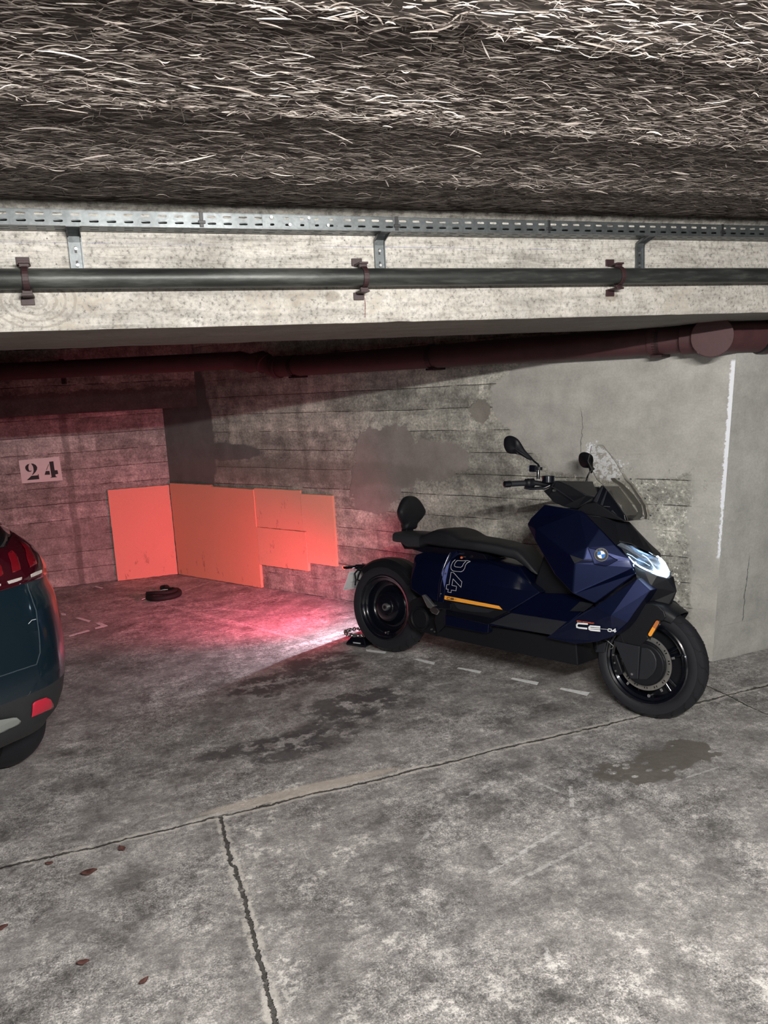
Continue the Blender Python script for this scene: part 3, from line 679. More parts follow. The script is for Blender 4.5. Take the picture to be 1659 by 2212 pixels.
foam('bright pink foam panel leaning on the wall that carries the number', 'f', -.552, -.012, .004, .855, .004, .028, (0.92, 0.36, 0.28))
foam('tall orange foam panel standing on the floor just right of the corner', 'r', .035, 1.150, .006, .868, .004, .028, (0.90, 0.40, 0.27), cut=[(.035, .006), (1.150, .006), (1.150, .858), (.62, .862), (.6, .875), (.035, .872)])
foam('lower small orange foam panel in the middle of the corner group', 'r', 1.155, 1.715, 0.212, 0.536, .003, .030, (0.88, 0.45, 0.31))
foam('upper small orange foam panel above another, between two tall ones', 'r', 1.155, 1.678, 0.536 + .003, .868, .003, .022, (0.86, 0.44, 0.31))
foam('rightmost orange foam panel, hung clear of the floor', 'r', 1.715 + .004, 2.018, .280, .842, .002, .024, (0.90, 0.47, 0.33), cut=[(1.715 + .006, .280), (2.018, .280), (2.018, .842), (1.678 + .005, .842), (1.678 + .005, 0.536 + .004), (1.715 + .006, 0.536 + .004)])

# ---- stencilled bay number
def ff(px): return px
g = G('sign_ground'); n = g.noise(14, 6, .7); m_sg = g.fin(g.mix(n, (0.62, 0.59, 0.58), (0.80, 0.77, 0.76)), .85)
g = G('stencil_black'); n = g.noise(30, 6, .7); m_sk = g.fin(g.mix(n, (0.012, 0.013, 0.018), (0.03, 0.03, 0.036)), .7)
def flatpoly(name, polys, off, t, mat, parent):
    mb = MB()
    for P in polys: mb.prism([(a, -off, b) for a, b in P], (0, -t, 0))
    return mb.make(name, mat, parent)
sg = empty('bay_number', (*CORNER, 0), (0, 0, A_FRONT)); tag(sg, 'bay number 24 stencilled in black on a pale painted rectangle', 'number')
flatpoly('painted_ground', [[(-1.2594, 1.1811), (-0.9263, 1.1902), (-0.9203, 0.9751), (-1.2559, 0.9764)]], 0.0005, .0010, m_sg, sg)
flatpoly('digit', [[(-1.1732, 1.1454), (-1.1945, 1.1401), (-1.2106, 1.1258), (-1.2149, 1.1088), (-1.2100, 1.0910), (-1.1959, 1.0766), (-1.1770, 1.0736), (-1.1660, 1.0804), (-1.1668, 1.0846), (-1.1793, 1.0815), (-1.1864, 1.0890), (-1.1884, 1.1066), (-1.1863, 1.1238), (-1.1805, 1.1373)], [(-1.1618, 1.1469), (-1.1431, 1.1429), (-1.1255, 1.1293), (-1.1165, 1.1111), (-1.1199, 1.0905), (-1.1326, 1.0706), (-1.1507, 1.0529), (-1.1621, 1.0434), (-1.1658, 1.0472), (-1.1554, 1.0620), (-1.1492, 1.0790), (-1.1481, 1.1068), (-1.1517, 1.1245), (-1.1596, 1.1390)], [(-1.2146, 1.0015), (-1.1718, 1.0372), (-1.1189, 1.0373), (-1.1176, 1.0483), (-1.1134, 1.0480), (-1.1111, 1.0029)]], .0015, .0008, m_sk, sg)
flatpoly('digit', [[(-1.0130, 1.1498), (-0.9779, 1.1516), (-0.9772, 1.0962), (-0.9760, 1.0708), (-0.9533, 1.0696), (-0.9507, 1.0359), (-0.9755, 1.0327), (-0.9737, 1.0150), (-0.9634, 1.0113), (-0.9638, 1.0078), (-1.0192, 1.0066), (-1.0199, 1.0091), (-1.0086, 1.0138)], [(-1.0209, 1.1295), (-1.0179, 1.1275), (-1.0417, 1.0770), (-1.0462, 1.0791)], [(-1.0506, 1.0700), (-1.0201, 1.0681), (-1.0191, 1.0347), (-1.0642, 1.0368)]], .0015, .0008, m_sk, sg)

# ---- floor markings
g = G('marking_paint'); n = g.noise(40, 7, .75); m_mk = g.fin(g.ramp(n, (.35, (0.35, 0.35, 0.35)), (.43, (0.78, 0.79, 0.80)), (.7, (0.90, 0.91, 0.92))), .7)
for P, lb in [
    ([(-0.1653, 4.6511), (-0.0355, 4.5877), (-0.0417, 4.5551), (-0.1589, 4.6158)], 'worn white floor dash under the rear wheel of the scooter'),
    ([(0.1272, 4.4310), (0.1557, 4.4345), (0.2577, 4.3560), (0.2466, 4.3193)], 'very faint white floor dash right of the rear wheel'),
    ([(0.3768, 4.2397), (0.3890, 4.2527), (0.5123, 4.1758), (0.4997, 4.1419)], 'faded white floor dash below the middle of the scooter'),
    ([(0.6569, 4.0357), (0.6731, 4.0538), (0.8012, 3.9681), (0.7833, 3.9313)], 'second white floor dash behind the front wheel'),
    ([(0.8903, 3.8587), (0.9019, 3.8760), (1.0347, 3.7952), (1.0093, 3.7561)], 'white floor dash closest to the front wheel'),
    ([(-2.6369, 5.9025), (-2.5817, 5.8673), (-2.5561, 5.8132), (-2.6013, 5.8337)], 'small white floor dash nearest the car lamp'),
    ([(-2.4554, 5.7343), (-2.4215, 5.7401), (-2.2952, 5.6346), (-2.3003, 5.6008)], 'slanted white floor dash in front of the car, pointing at the arrow tip'),
    ([(-2.3279, 5.2902), (-2.2317, 5.4000), (-2.2049, 5.3740), (-2.3119, 5.2670)], 'long white floor dash beside the car body'),
    ([(-2.2345, 5.5662), (-2.1975, 5.5710), (-2.1081, 5.4765), (-2.1781, 5.4122), (-2.1945, 5.4477), (-2.1636, 5.4863)], 'white arrow shaped corner mark on the floor'),
    ([(-2.6744, 6.7207), (-2.6580, 6.7333), (-2.5603, 6.6489), (-2.5617, 6.6176)], 'tiny white floor dash near the pink panel')]:
    o = MB().prism([(a, b, 0.0004) for a, b in P], (0, 0, .0012)).make('floor_dash', m_mk); tag(o, lb, 'floor marking', 'white dashes on the floor')

# ================================================================ THE SCOOTER
LEAN = 0.14; PSI = 0.73326
sc = empty('electric_scooter', (-0.01316, 4.60388, 0.0), (-LEAN, 0, -PSI))
tag(sc, 'dark blue electric scooter with lit headlight, parked beside the rough concrete wall', 'scooter')
def paint_mat(name, col, rough=0.22, coat=1.0, metal=0.35):
    g = G(name); n = g.noise(900, 2, 0.5); k = g.noise(3, 3)
    c = g.mix(n, tuple(x * .8 for x in col), tuple(x * 1.25 for x in col))
    return g.fin(c, g.math('ADD', rough, g.mul(g.math('SUBTRACT', k, .5), .06)), Metallic=metal, Coat_Weight=coat, Coat_Roughness=0.06)
m_navy = paint_mat('navy_paint', (0.003, 0.0075, 0.040), rough=.36, coat=.45, metal=.72)
m_gloss = paint_mat('gloss_black', (0.003, 0.004, 0.008), 0.2, .7, 0.0)
m_matte = simple('matte_black', (0.0045, 0.0052, 0.008), 0.5, 0.15, 60, 0.15, Specular_IOR_Level=0.32)
m_grey = simple('dark_grey_plastic', (0.0135, 0.015, 0.020), 0.5, 0.12, 50, 0.15, Specular_IOR_Level=0.35)
m_rub = simple('tyre_rubber', (0.012, 0.013, 0.018), 0.62, 0.2, 20, 0.25, Specular_IOR_Level=0.4)
m_seat = simple('seat_vinyl', (0.0075, 0.0085, 0.0115), 0.55, 0.12, 80, 0.35, Specular_IOR_Level=0.35)
m_chrome = simple('polished_steel', (0.62, 0.63, 0.65), 0.22, 0.08, Metallic=1.0)
m_alu = simple('cast_aluminium', (0.36, 0.37, 0.38), 0.38, 0.25, 40, Metallic=0.9)
m_disc = simple('brake_steel', (0.42, 0.41, 0.39), 0.35, 0.15, 60, Metallic=0.85)
m_org = simple('orange_decal', (0.86, 0.36, 0.045), 0.35, 0.05)
m_orb = simple('orange_cap', (0.80, 0.16, 0.06), 0.4, 0.05)
m_wht = simple('white_decal', (0.82, 0.84, 0.86), 0.4, 0.03)
m_line = simple('grey_decal', (0.42, 0.43, 0.48), 0.4, 0.03)
m_ink = simple('black_decal', (0.01, 0.01, 0.012), 0.4, 0.03)
m_blue = simple('badge_blue', (0.03, 0.19, 0.62), 0.25, 0.05)
m_amber = simple('amber_reflector', (0.88, 0.33, 0.02), 0.2, 0.25, 400, 0.4, Coat_Weight=1.0)
m_amb2 = simple('amber_reflector_dull', (0.50, 0.15, 0.03), 0.2, 0.3, 400, 0.4, Coat_Weight=1.0)

# ---- wheels (local x forward, y left, z up)
RC = (0, 0, .2865); FC = (1.675, 0, .2745)
def tyre_prof(Rr, w, rim):
    h = w / 2
    return [(-h * .72, rim), (-h * .90, rim + .010), (-h * 1.0, rim + (Rr - rim) * .42), (-h * .95, rim + (Rr - rim) * .66), (-h * .80, Rr - .024), (-h * .55, Rr - .010), (-h * .28, Rr - .002), (0, Rr),
            (h * .28, Rr - .002), (h * .55, Rr - .010), (h * .80, Rr - .024), (h * .95, rim + (Rr - rim) * .66), (h * 1.0, rim + (Rr - rim) * .42), (h * .90, rim + .010), (h * .72, rim)]
def wheel_root(name, c, steer=0.0):
    return empty(name, c, (0, 0, -steer), sc)
def tread(parent, Rr, w, n, mat):
    mb = MB(); h = w / 2
    for k in range(n):
        for s in (-1, 1):
            a0 = 2 * PI * (k + (0.5 if s > 0 else 0)) / n; P = []
            for (f, da) in ((.10, 0), (.34, .050), (.42, .085), (.66, .10), (.84, .20)):
                y = s * h * f; r = Rr - .0018 - (.0 if f < .28 else .008 * (f - .28) / .27 if f < .55 else .008 + .014 * (f - .55) / .25) + .0022
                P.append((y, a0 + da, r))
            for i in range(len(P) - 1):
                (y0, q0, r0), (y1, q1, r1) = P[i], P[i + 1]; wq = .0035 / Rr * 1.1
                f = lambda y, q, r: (r * math.cos(q), y, r * math.sin(q))
                mb.add([f(y0, q0 - wq, r0), f(y0, q0 + wq, r0), f(y1, q1 + wq, r1), f(y1, q1 - wq, r1)], [(0, 1, 2, 3)])
    return mb.make('tread_groove', mat, parent)
m_groove = simple('groove_dark', (0.004, 0.004, 0.005), 0.9)
# rear wheel: closed black dish
rw = wheel_root('rear_wheel', RC)
tm = MB().lathe(tyre_prof(.2865, .160, .196), n=120).make('tyre', m_rub, rw, smooth=True)
tg = tread(rw, .2865, .160, 26, m_groove); tg['kind'] = 'stuff'
MB().lathe([(-.062, .197), (-.070, .203), (-.073, .198), (-.070, .191), (-.058, .186), (-.054, .180), (-.053, .172), (-.048, .165), (-.034, .160), (-.010, .155), (.004, .148), (.010, .136), (.010, .120), (.004, .110), (-.012, .102), (-.030, .097), (-.040, .090), (-.043, .080), (-.043, .052), (-.047, .047), (-.047, .0), (.05, .0), (.05, .197)], n=96).make('rim', m_gloss, rw, smooth=True)
MB().lathe([(-.062, .0), (-.064, .010), (-.064, .022), (-.058, .024), (-.040, .024)], n=24, closed=False).make('axle_nut', m_alu, rw, bevel=.001)
MB().lathe([(-.066, .0), (-.066, .011), (-.05, .011)], n=16, closed=False).make('axle_bore', m_matte, rw)
for k in range(4):
    q = PI / 4 + k * PI / 2 + .2; MB().lathe([(-.048, .0), (-.048, .006), (-.040, .006)], (.045 * math.cos(q), 0, .045 * math.sin(q)), n=8, closed=False).make('hub_bolt', m_gloss, rw)
MB().lathe([(-.060, .0), (-.060, .006), (-.030, .009)], (.012, 0, -.160), n=16, closed=False).make('valve_cap', m_chrome, rw)
# front wheel
STEER = 0.05
fwl = wheel_root('front_wheel', FC, STEER)
MB().lathe(tyre_prof(.2745, .124, .196), n=120).make('tyre', m_rub, fwl, smooth=True)
tg = tread(fwl, .2745, .124, 22, m_groove); tg['kind'] = 'stuff'
MB().lathe([(-.050, .196), (-.056, .204), (-.059, .198), (-.054, .189), (-.044, .185), (-.040, .172), (-.020, .166), (.020, .166), (.040, .172), (.044, .185), (.059, .198), (.050, .196)], n=96).make('rim', m_gloss, fwl, smooth=True)
mb = MB()
for k in range(5):
    for d in (-.13, .13):
        q = 2 * PI * k / 5 + .5 + d; q1 = 2 * PI * k / 5 + .5 + d * .9
        a = Vector((.05 * math.cos(q), 0, .05 * math.sin(q))); b = Vector((.170 * math.cos(q1), 0, .170 * math.sin(q1)))
        mb.tube([a, b], [.013, .009], 8)
mb.lathe([(-.035, .0), (-.035, .055), (.035, .055), (.035, .0)], n=32, closed=False)
mb.make('spokes', m_gloss, fwl, bevel=.002)
MB().lathe([(.012, .0), (.012, .168), (.022, .168), (.022, 0)], n=64, closed=False).make('dark_backing', m_matte, fwl)  # added near-black disc standing in for the shade between the spokes
# drilled brake disc
def disc(parent, y, r0, r1, t=.0045, nh=30):
    mb = MB(); N = nh * 8
    rr = [r0, r0 + (r1 - r0) * .3, r0 + (r1 - r0) * .7, r1]
    for s in (0, 1):
        yy = y - s * t
        for k in range(N):
            q0, q1 = 2 * PI * k / N, 2 * PI * (k + 1) / N
            for i in range(3):
                hole = (i == 1 and (k % 8) in (1, 2)) if (k // 8) % 2 else (i == 1 and (k % 8) in (5, 6))
                if hole: continue
                mb.add([(rr[i + a] * math.cos(q), yy, rr[i + a] * math.sin(q)) for a, q in ((0, q0), (1, q0), (1, q1), (0, q1))], [(0, 1, 2, 3)])
    for r in (r0, r1):
        mb.loft([[(r * math.cos(2 * PI * k / N), y, r * math.sin(2 * PI * k / N)) for k in range(N)], [(r * math.cos(2 * PI * k / N), y - t, r * math.sin(2 * PI * k / N)) for k in range(N)]], cap=False)
    return mb.make('brake_disc', m_disc, parent)
disc(fwl, -.064, .108, .1325)
MB().lathe([(-.066, .0), (-.071, .085), (-.069, .108), (-.062, .109), (-.060, .0)], n=72, closed=False).make('disc_carrier', m_matte, fwl, smooth=True)
for k in range(5):
    mb = MB(); q = 2 * PI * k / 5 + .35; mb.box(-.008, .008, -.066, -.058, -.006, .006)
    i = len(mb.v) - 8
    for j in range(i, i + 8):
        x, y, z = mb.v[j]; x += .122 + .022; mb.v[j] = (x * math.cos(q) - z * math.sin(q), y, x * math.sin(q) + z * math.cos(q))
    mb.make('disc_bolt', m_chrome, fwl, bevel=.001)
MB().lathe([(-.050, .0), (-.050, .008), (-.020, .010)], (.022, 0, -.160), n=16, closed=False).make('valve_cap', m_chrome, fwl)

# ---- front fork cover, caliper, mudguard
def arcpts(c, r, a0, a1, n, y):
    return [(c[0] + r * math.cos(R(a0 + (a1 - a0) * i / (n - 1))), y, c[2] + r * math.sin(R(a0 + (a1 - a0) * i / (n - 1)))) for i in range(n)]
guard = empty('front_mudguard', (0, 0, 0), parent=sc)
rings = []
for i in range(37):
    a = R(61 + 95 * i / 36); hw = .086 + .020 * min(1, i / 14); rr = .291 + .012 * math.sin(PI * min(1, i / 30)); sk = .046 + .050 * min(1, i / 16)
    prof = [(-hw, rr - sk), (-hw, rr - .026), (-hw * .93, rr - .012), (-hw * .78, rr - .003), (-hw * .4, rr + .003), (0, rr + .005), (hw * .4, rr + .003), (hw * .78, rr - .003), (hw * .93, rr - .012), (hw, rr - .026), (hw, rr - sk)]
    inn = [(y * .955, r - .004 if abs(y) < hw * .9 else r) for y, r in reversed(prof)]
    rings.append([(FC[0] + r * math.cos(a), y, FC[2] + r * math.sin(a)) for y, r in prof + inn])
MB().loft(rings).make('arch', m_matte, guard, smooth=True)
gp = [(1.661, -0.108, 0.5646), (1.702, -0.108, 0.5709), (1.734, -0.108, 0.5654), (1.764, -0.108, 0.5427), (1.774, -0.108, 0.517), (1.759, -0.108, 0.4966), (1.74, -0.108, 0.4908), (1.722, -0.108, 0.474), (1.694, -0.108, 0.4138), (1.698, -0.108, 0.4041), (1.659, -0.108, 0.3567), (1.594, -0.108, 0.3586), (1.526, -0.108, 0.3602), (1.548, -0.108, 0.3875), (1.576, -0.108, 0.4173), (1.589, -0.108, 0.4479), (1.608, -0.108, 0.4864), (1.63, -0.108, 0.5321)]
side_plate('side_cover', gp, .010, m_matte, guard, .004, both=True)
hi = [(1.673, -0.1115, 0.5201), (1.69, -0.1115, 0.5158), (1.638, -0.1115, 0.4288), (1.618, -0.1115, 0.4323)]
side_plate('light_panel', [(p[0], p[1] - .0005, p[2]) for p in [(1.664, -0.11, 0.5167), (1.703, -0.11, 0.5092), (1.674, -0.11, 0.4105), (1.681, -0.11, 0.4152), (1.616, -0.11, 0.4352), (1.622, -0.11, 0.4468)]], .002, m_grey, guard, .0008) if 0 else None
def capsule(a, b, r, n=10):
    a, b = Vector(a), Vector(b); d = (b - a).normalized(); e = Vector((0, 1, 0)).cross(d).normalized(); P = []
    for i in range(n + 1):
        t = -PI / 2 + PI * i / n; P.append(b + d * math.cos(t) * r + e * math.sin(t) * r)
    for i in range(n + 1):
        t = PI / 2 + PI * i / n; P.append(a + d * math.cos(t) * r + e * math.sin(t) * r)
    return P
A = Vector([(1.741, -0.119, 0.489)][0]); B = Vector([(1.71, -0.119, 0.4257)][0]); mid_ = A.lerp(B, .46)
for s in (1, -1):
    f = lambda v: Vector((v[0], v[1] * s, v[2]))
    rf = MB().prism(capsule(f(A), f(B), .0125), (0, .016 * s, 0)).make('reflector_frame', m_gloss, guard, bevel=.002)
    P = capsule(f(A), f(B), .0088); ax_ = f(A - B).normalized(); cr_ = Vector((0, 1, 0)).cross(ax_).normalized() * .0088; mm_ = f(mid_); up_ = [p for p in P if (p - mm_).dot(ax_) > 0]; lo_ = [p for p in P if (p - mm_).dot(ax_) <= 0]; sg = 1 if (up_[0] - mm_).dot(cr_) > 0 else -1; up_ = [mm_ + cr_ * sg] + up_ + [mm_ - cr_ * sg]; sg = 1 if (lo_[0] - mm_).dot(cr_) > 0 else -1; lo_ = [mm_ + cr_ * sg] + lo_ + [mm_ - cr_ * sg]
    n_ = Vector((0, -.002 * s, 0))
    MB().prism([p + Vector((0, -.0002 * s, 0)) for p in up_], n_).make('lens', m_amb2, rf, bevel=.001)
    MB().prism([p + Vector((0, -.0002 * s, 0)) for p in lo_], n_).make('lens', m_amber, rf, bevel=.001)
fork = empty('front_fork', (0, 0, 0), parent=sc)
side_plate('leg_cover', [(1.53, -0.118, 0.3625), (1.663, -0.118, 0.359), (1.664, -0.118, 0.2015), (1.626, -0.118, 0.1951), (1.594, -0.118, 0.252)], .030, m_grey, fork, .003, both=True)
side_plate('axle_cover', [(1.667, -0.114, 0.3556), (1.695, -0.114, 0.3592), (1.715, -0.114, 0.3525), (1.733, -0.114, 0.3353), (1.745, -0.114, 0.3101), (1.747, -0.114, 0.2864), (1.744, -0.114, 0.265), (1.732, -0.114, 0.2382), (1.703, -0.114, 0.2057), (1.663, -0.114, 0.1989)], .028, m_grey, fork, .005, both=True)
cc = [(1.678, -0.098, 0.2745)][0]
MB().lathe([(-.008, .0), (-.008, .098), (.0, .104), (.012, .104), (.012, 0)], cc, n=48, closed=False).make('inner_cover', m_matte, fork, smooth=False, bevel=.002)
MB().lathe([(-.006, .0), (-.006, .006), (.0, .0065), (.01, .0065)], [(1.635, -0.118, 0.2206)][0], n=10, closed=False).make('bolt', m_chrome, fork)
cal = side_plate('brake_caliper', [(1.514, -0.092, 0.2924), (1.539, -0.092, 0.2902), (1.575, -0.092, 0.2112), (1.565, -0.092, 0.1949), (1.538, -0.092, 0.1908), (1.529, -0.092, 0.2088), (1.535, -0.092, 0.2389)], .03, m_matte, fork, .005)
for p in ((285,858), (305,970), (322,1080)): pass
for P in [(1.524, -0.0925, 0.2879), (1.533, -0.0925, 0.2501), (1.541, -0.0925, 0.2114)]: MB().lathe([(-.004, .0), (-.004, .0045), (0, .005), (.006, .005)], P, n=10, closed=False).make('bolt', m_alu, cal)
MB().tube([(1.478, -0.1, 0.3623), (1.504, -0.1, 0.346), (1.524, -0.1, 0.3334), (1.519, -0.1, 0.3201), (1.508, -0.1, 0.316)], .0022, 8).make('brake_hose', m_alu, fork, smooth=True)
MB().tube([(1.402, -0.03, 0.3649), (1.423, -0.03, 0.2869)] , .03, 16).make('fork_tube', m_matte, fork)
MB().tube([(1.675, -.10, .2745), (1.675, .10, .2745)], .012, 12).make('axle', m_matte, fork)
for s in (-1, 1): MB().tube([(1.60, s * .085, .30), (1.47, s * .085, .62)], .024, 16).make('fork_tube', m_matte, fork, smooth=True)
# inner splash guard behind the wheel
shell('inner_guard', [(1.43, -0.06, 0.3373), (1.469, -0.06, 0.3371), (1.46, -0.06, 0.2805), (1.449, -0.06, 0.2765), (1.41, -0.06, 0.2745), (1.421, -0.06, 0.2987)], [(0, 1, 2, 3, 4, 5)], m_grey, fork, .004)

# ---- main body shells
# core that fills the inside so no light shines through
shell('inner_filler', [(0.8682, -0.1, 0.377), (1.06, -0.1, 0.5561), (1.129, -0.1, 0.7841), (1.278, -0.1, 0.9401), (1.407, -0.1, 0.8809), (1.558, -0.1, 0.7482), (1.678, -0.1, 0.6626), (1.65, -0.1, 0.5699), (1.553, -0.1, 0.442), (1.34, -0.1, 0.323), (0.9324, -0.1, 0.2861)], [tuple(range(11))], m_matte, sc, .01)
# front fairing
nm = 'T1 T2 T3 N1 N2 N3 N4 B2 B1 R5 R4 R3 R2 R1 C1 C2 C3 C4 D1'.split()
pts = [(1.106, -0.1, 1.001), (1.317, -0.12, 0.9821), (1.352, -0.125, 0.9671), (1.438, -0.14, 0.905), (1.523, -0.135, 0.8293), (1.593, -0.125, 0.7682), (1.61, -0.12, 0.731), (1.634, -0.145, 0.7057), (1.463, -0.2, 0.5441), (1.361, -0.235, 0.582), (1.248, -0.215, 0.6604), (1.113, -0.185, 0.8119), (1.038, -0.15, 0.8926), (1.051, -0.14, 0.9248), (1.11, -0.185, 0.8764), (1.331, -0.228, 0.7706), (1.364, -0.236, 0.7305), (1.404, -0.222, 0.7536), (1.408, -0.205, 0.8117)]
ix = {n: i for i, n in enumerate(nm)}
Fc = [[ix[k] for k in f.split()] for f in ('R1 T1 T2 C1', 'T2 D1 C2 C1', 'T2 T3 N1 D1', 'N1 N2 D1', 'R2 R1 C1', 'R3 R2 C1', 'R3 C1 C2 R4', 'R4 C2 C3 R5', 'D1 C4 C2', 'D1 N2 N3 C4', 'C2 C4 C3', 'C3 C4 N3 N4', 'C3 N4 R5', 'R5 N4 B2 B1')]
shell('front_fairing', pts, Fc, m_navy, sc, .005)
side_plate('air_intake', [(p[0], p[1] - .002, p[2]) for p in [(1.333, -0.23, 0.7695), (1.365, -0.238, 0.7307), (1.405, -0.224, 0.7538)]], .004, m_grey, sc, .001)
bp = [(1.419, -0.212, 0.8123), (1.457, -0.212, 0.737), (1.514, -0.195, 0.7341), (1.553, -0.172, 0.7645), (1.535, -0.176, 0.7709), (1.479, -0.19, 0.8011)]
badge_panel = MB().prism([(p[0], p[1] - .004, p[2]) for p in bp], (0, .012, 0)).make('badge_panel', m_navy, sc, bevel=.0015)
# round badge with blue and white quarters
bc = Vector([(1.485, -0.206, 0.7857)][0]); 
ex = (Vector(bp[3]) - Vector(bp[1])); ex.normalize(); ez = Vector((0, 0, 1)); ez = (ez - ex * ez.dot(ex)).normalized(); en = ez.cross(ex).normalized() 
if en.y > 0: en = -en
bc = bc + en * .004
def dsk(r0, r1, a0, a1, out, name, mat, t=.0012, n=32, parent=None):
    P = []; 
    o = [bc + en * out + (ex * math.cos(a) + ez * math.sin(a)) * r1 for a in [a0 + (a1 - a0) * i / n for i in range(n + 1)]]
    i_ = [bc + en * out + (ex * math.cos(a) + ez * math.sin(a)) * r0 for a in [a1 + (a0 - a1) * i / n for i in range(n + 1)]] if r0 > 1e-5 else [bc + en * out]
    if abs(a1 - a0 - 2 * PI) < 1e-6:
        mb = MB(); q = n
        rng_ = [[c + (0 * en) for c in o[:-1]], [c + en * t for c in o[:-1]]]
        if r0 > 1e-5:
            ii = [bc + en * out + (ex * math.cos(a) + ez * math.sin(a)) * r0 for a in [a0 + (a1 - a0) * i / n for i in range(n)]]
            mb.loft([o[:-1], [c + en * t for c in o[:-1]], [c + en * t for c in ii], ii], closed=True)
        else: mb.loft(rng_)
        return mb.make(name, mat, parent)
    return MB().prism(o + i_, en * t).make(name, mat, parent)
BR = .0320
badge = dsk(0, BR, 0, 2 * PI, 0, 'round_badge', m_ink, .003, parent=sc)
dsk(BR * .93, BR, 0, 2 * PI, .003, 'badge_rim', m_chrome, .0008, parent=badge)
dsk(BR * .56, BR * .60, 0, 2 * PI, .003, 'badge_ring', m_chrome, .0006, parent=badge)
for k in range(4): dsk(0, BR * .56, k * PI / 2, (k + 1) * PI / 2, .003, 'badge_quarter', m_blue if k % 2 else m_wht, .0005, 12, parent=badge)
for ch, a in (('B', 128), ('M', 90), ('W', 52)):
    a_ = R(a); rad = ex * math.cos(a_) + ez * math.sin(a_); tan_ = ex * math.sin(a_) - ez * math.cos(a_)
    text_mesh('badge_letter', ch, bc + en * .003 + rad * BR * .66 - tan_ * BR * .13, tan_ * BR * .27, rad, BR * .30, m_chrome, badge, out=en)

# black nose cover between the fairings
pts = [(1.354, -0.128, 0.9673), (1.44, -0.142, 0.9052), (1.526, -0.137, 0.8296), (1.529, -0.11, 0.847), (1.581, -0.085, 0.8373), (1.641, -0.06, 0.8106), (1.677, -0.04, 0.7954), (1.693, -0, 0.7834), (1.615, -0, 0.8506), (1.561, -0, 0.9001), (1.516, -0.02, 0.9399), (1.477, -0.05, 0.9377), (1.422, -0.09, 0.9598)]
shell('nose_cover', pts, [(0, 1, 2, 3, 11, 12), (3, 4, 10, 11), (4, 5, 9, 10), (5, 6, 8, 9), (6, 7, 8)], m_matte, sc, .004)
# headlight
lampv = [(1.525, -0.136, 0.8328), (1.537, -0.118, 0.8475), (1.586, -0.098, 0.8351), (1.606, -0.09, 0.819), (1.68, -0.05, 0.7873), (1.707, -0.035, 0.7812), (1.732, -0.028, 0.7531), (1.754, -0.022, 0.7201), (1.755, -0.03, 0.7001), (1.746, -0.045, 0.6906), (1.708, -0.075, 0.7028), (1.659, -0.1, 0.7211), (1.615, -0.122, 0.7463), (1.577, -0.132, 0.7878), (1.551, -0.138, 0.8192)]
hl = empty('headlight', (0, 0, 0), parent=sc)
cen = Vector((0, 0, 0)); 
for p in lampv: cen += Vector(p) / len(lampv)
hn = Vector((.45, -.80, .38)).normalized()
def lens_mesh(name, out, puff, mat, side=1, shrink=1.0):
    V = []; F = []; n = len(lampv); lv = [Vector(p) for p in lampv]
    rgs = 5
    for k in range(rgs):
        f = 1 - k / rgs
        for p in lv: V.append(cen + (p - cen) * f * shrink + hn * (out + puff * (1 - f * f)))
    V.append(cen + hn * (out + puff)); c0 = len(V) - 1
    for k in range(rgs - 1):
        for j in range(n): F.append((k * n + j, k * n + (j + 1) % n, (k + 1) * n + (j + 1) % n, (k + 1) * n + j))
    for j in range(n): F.append(((rgs - 1) * n + j, (rgs - 1) * n + (j + 1) % n, c0))
    if side < 0: V = [(p[0] - .05, -p[1] - .004, p[2] - .004) for p in V]
    return ob(name, V, F, mat, hl, smooth=True)
g = G('clear_lens'); m_clear = g.fin((0.92, 0.96, 1.0), 0.03, Transmission_Weight=1.0, IOR=1.25)
g = G('reflector_bowl'); n = g.noise(60, 4, .6, 1.5); m_bowl = g.fin(g.mix(n, (0.10, 0.13, 0.18), (0.6, 0.68, 0.78)), 0.22, Metallic=0.9)
def glow(name, col, s):
    g = G(name); e = g.nt.nodes.new('ShaderNodeEmission'); e.inputs[0].default_value = (*col, 1); e.inputs[1].default_value = s
    g.nt.links.new(e.outputs[0], g.out.inputs[0]); return g.m
m_drl = glow('daylight_diode', (0.62, 0.83, 1.0), HEAD)
m_drl3 = glow('low_beam_diode', (0.75, 0.90, 1.0), HEAD * 3)
m_drl2 = glow('daylight_diode_soft', (0.45, 0.70, 1.0), HEAD * .16)
for s in (1, -1):
    lens_mesh('lamp_bowl', -.004, -.012, m_bowl, s, .97)
    lens_mesh('lens', .002, .008, m_clear, s, 1.0)
def lampstroke(name, pts, r, mat, n=8):
    for s in (1, -1):
        MB().tube([Vector((p[0] - (.05 if s < 0 else 0), p[1] * s, p[2])) + Vector((hn.x, hn.y * s, hn.z)) * .0015 for p in pts], r, n).make(name, mat, hl, smooth=True)
lampstroke('light_strip', [(1.588, -0.13, 0.7808), (1.608, -0.124, 0.7586), (1.638, -0.114, 0.7389), (1.666, -0.1, 0.7251), (1.693, -0.086, 0.7161), (1.707, -0.078, 0.7157)], [.0012, .0022, .003, .0032, .003, .002], m_drl)
lampstroke('light_guide', [(1.639, -0.092, 0.7935), (1.661, -0.088, 0.7812), (1.677, -0.085, 0.7636), (1.689, -0.081, 0.7456), (1.703, -0.077, 0.7278)], .0022, m_drl2)
lampstroke('low_beam', [(1.704, -0.047, 0.7785), (1.719, -0.042, 0.7622), (1.728, -0.042, 0.7409), (1.738, -0.042, 0.7229), (1.745, -0.042, 0.7046)], [.005, .009, .013, .013, .007], m_drl3)
lampstroke('light_guide', [(1.579, -0.131, 0.7944), (1.6, -0.125, 0.7866), (1.621, -0.118, 0.7724), (1.656, -0.105, 0.7594), (1.679, -0.095, 0.7454)], .0014, m_drl2)
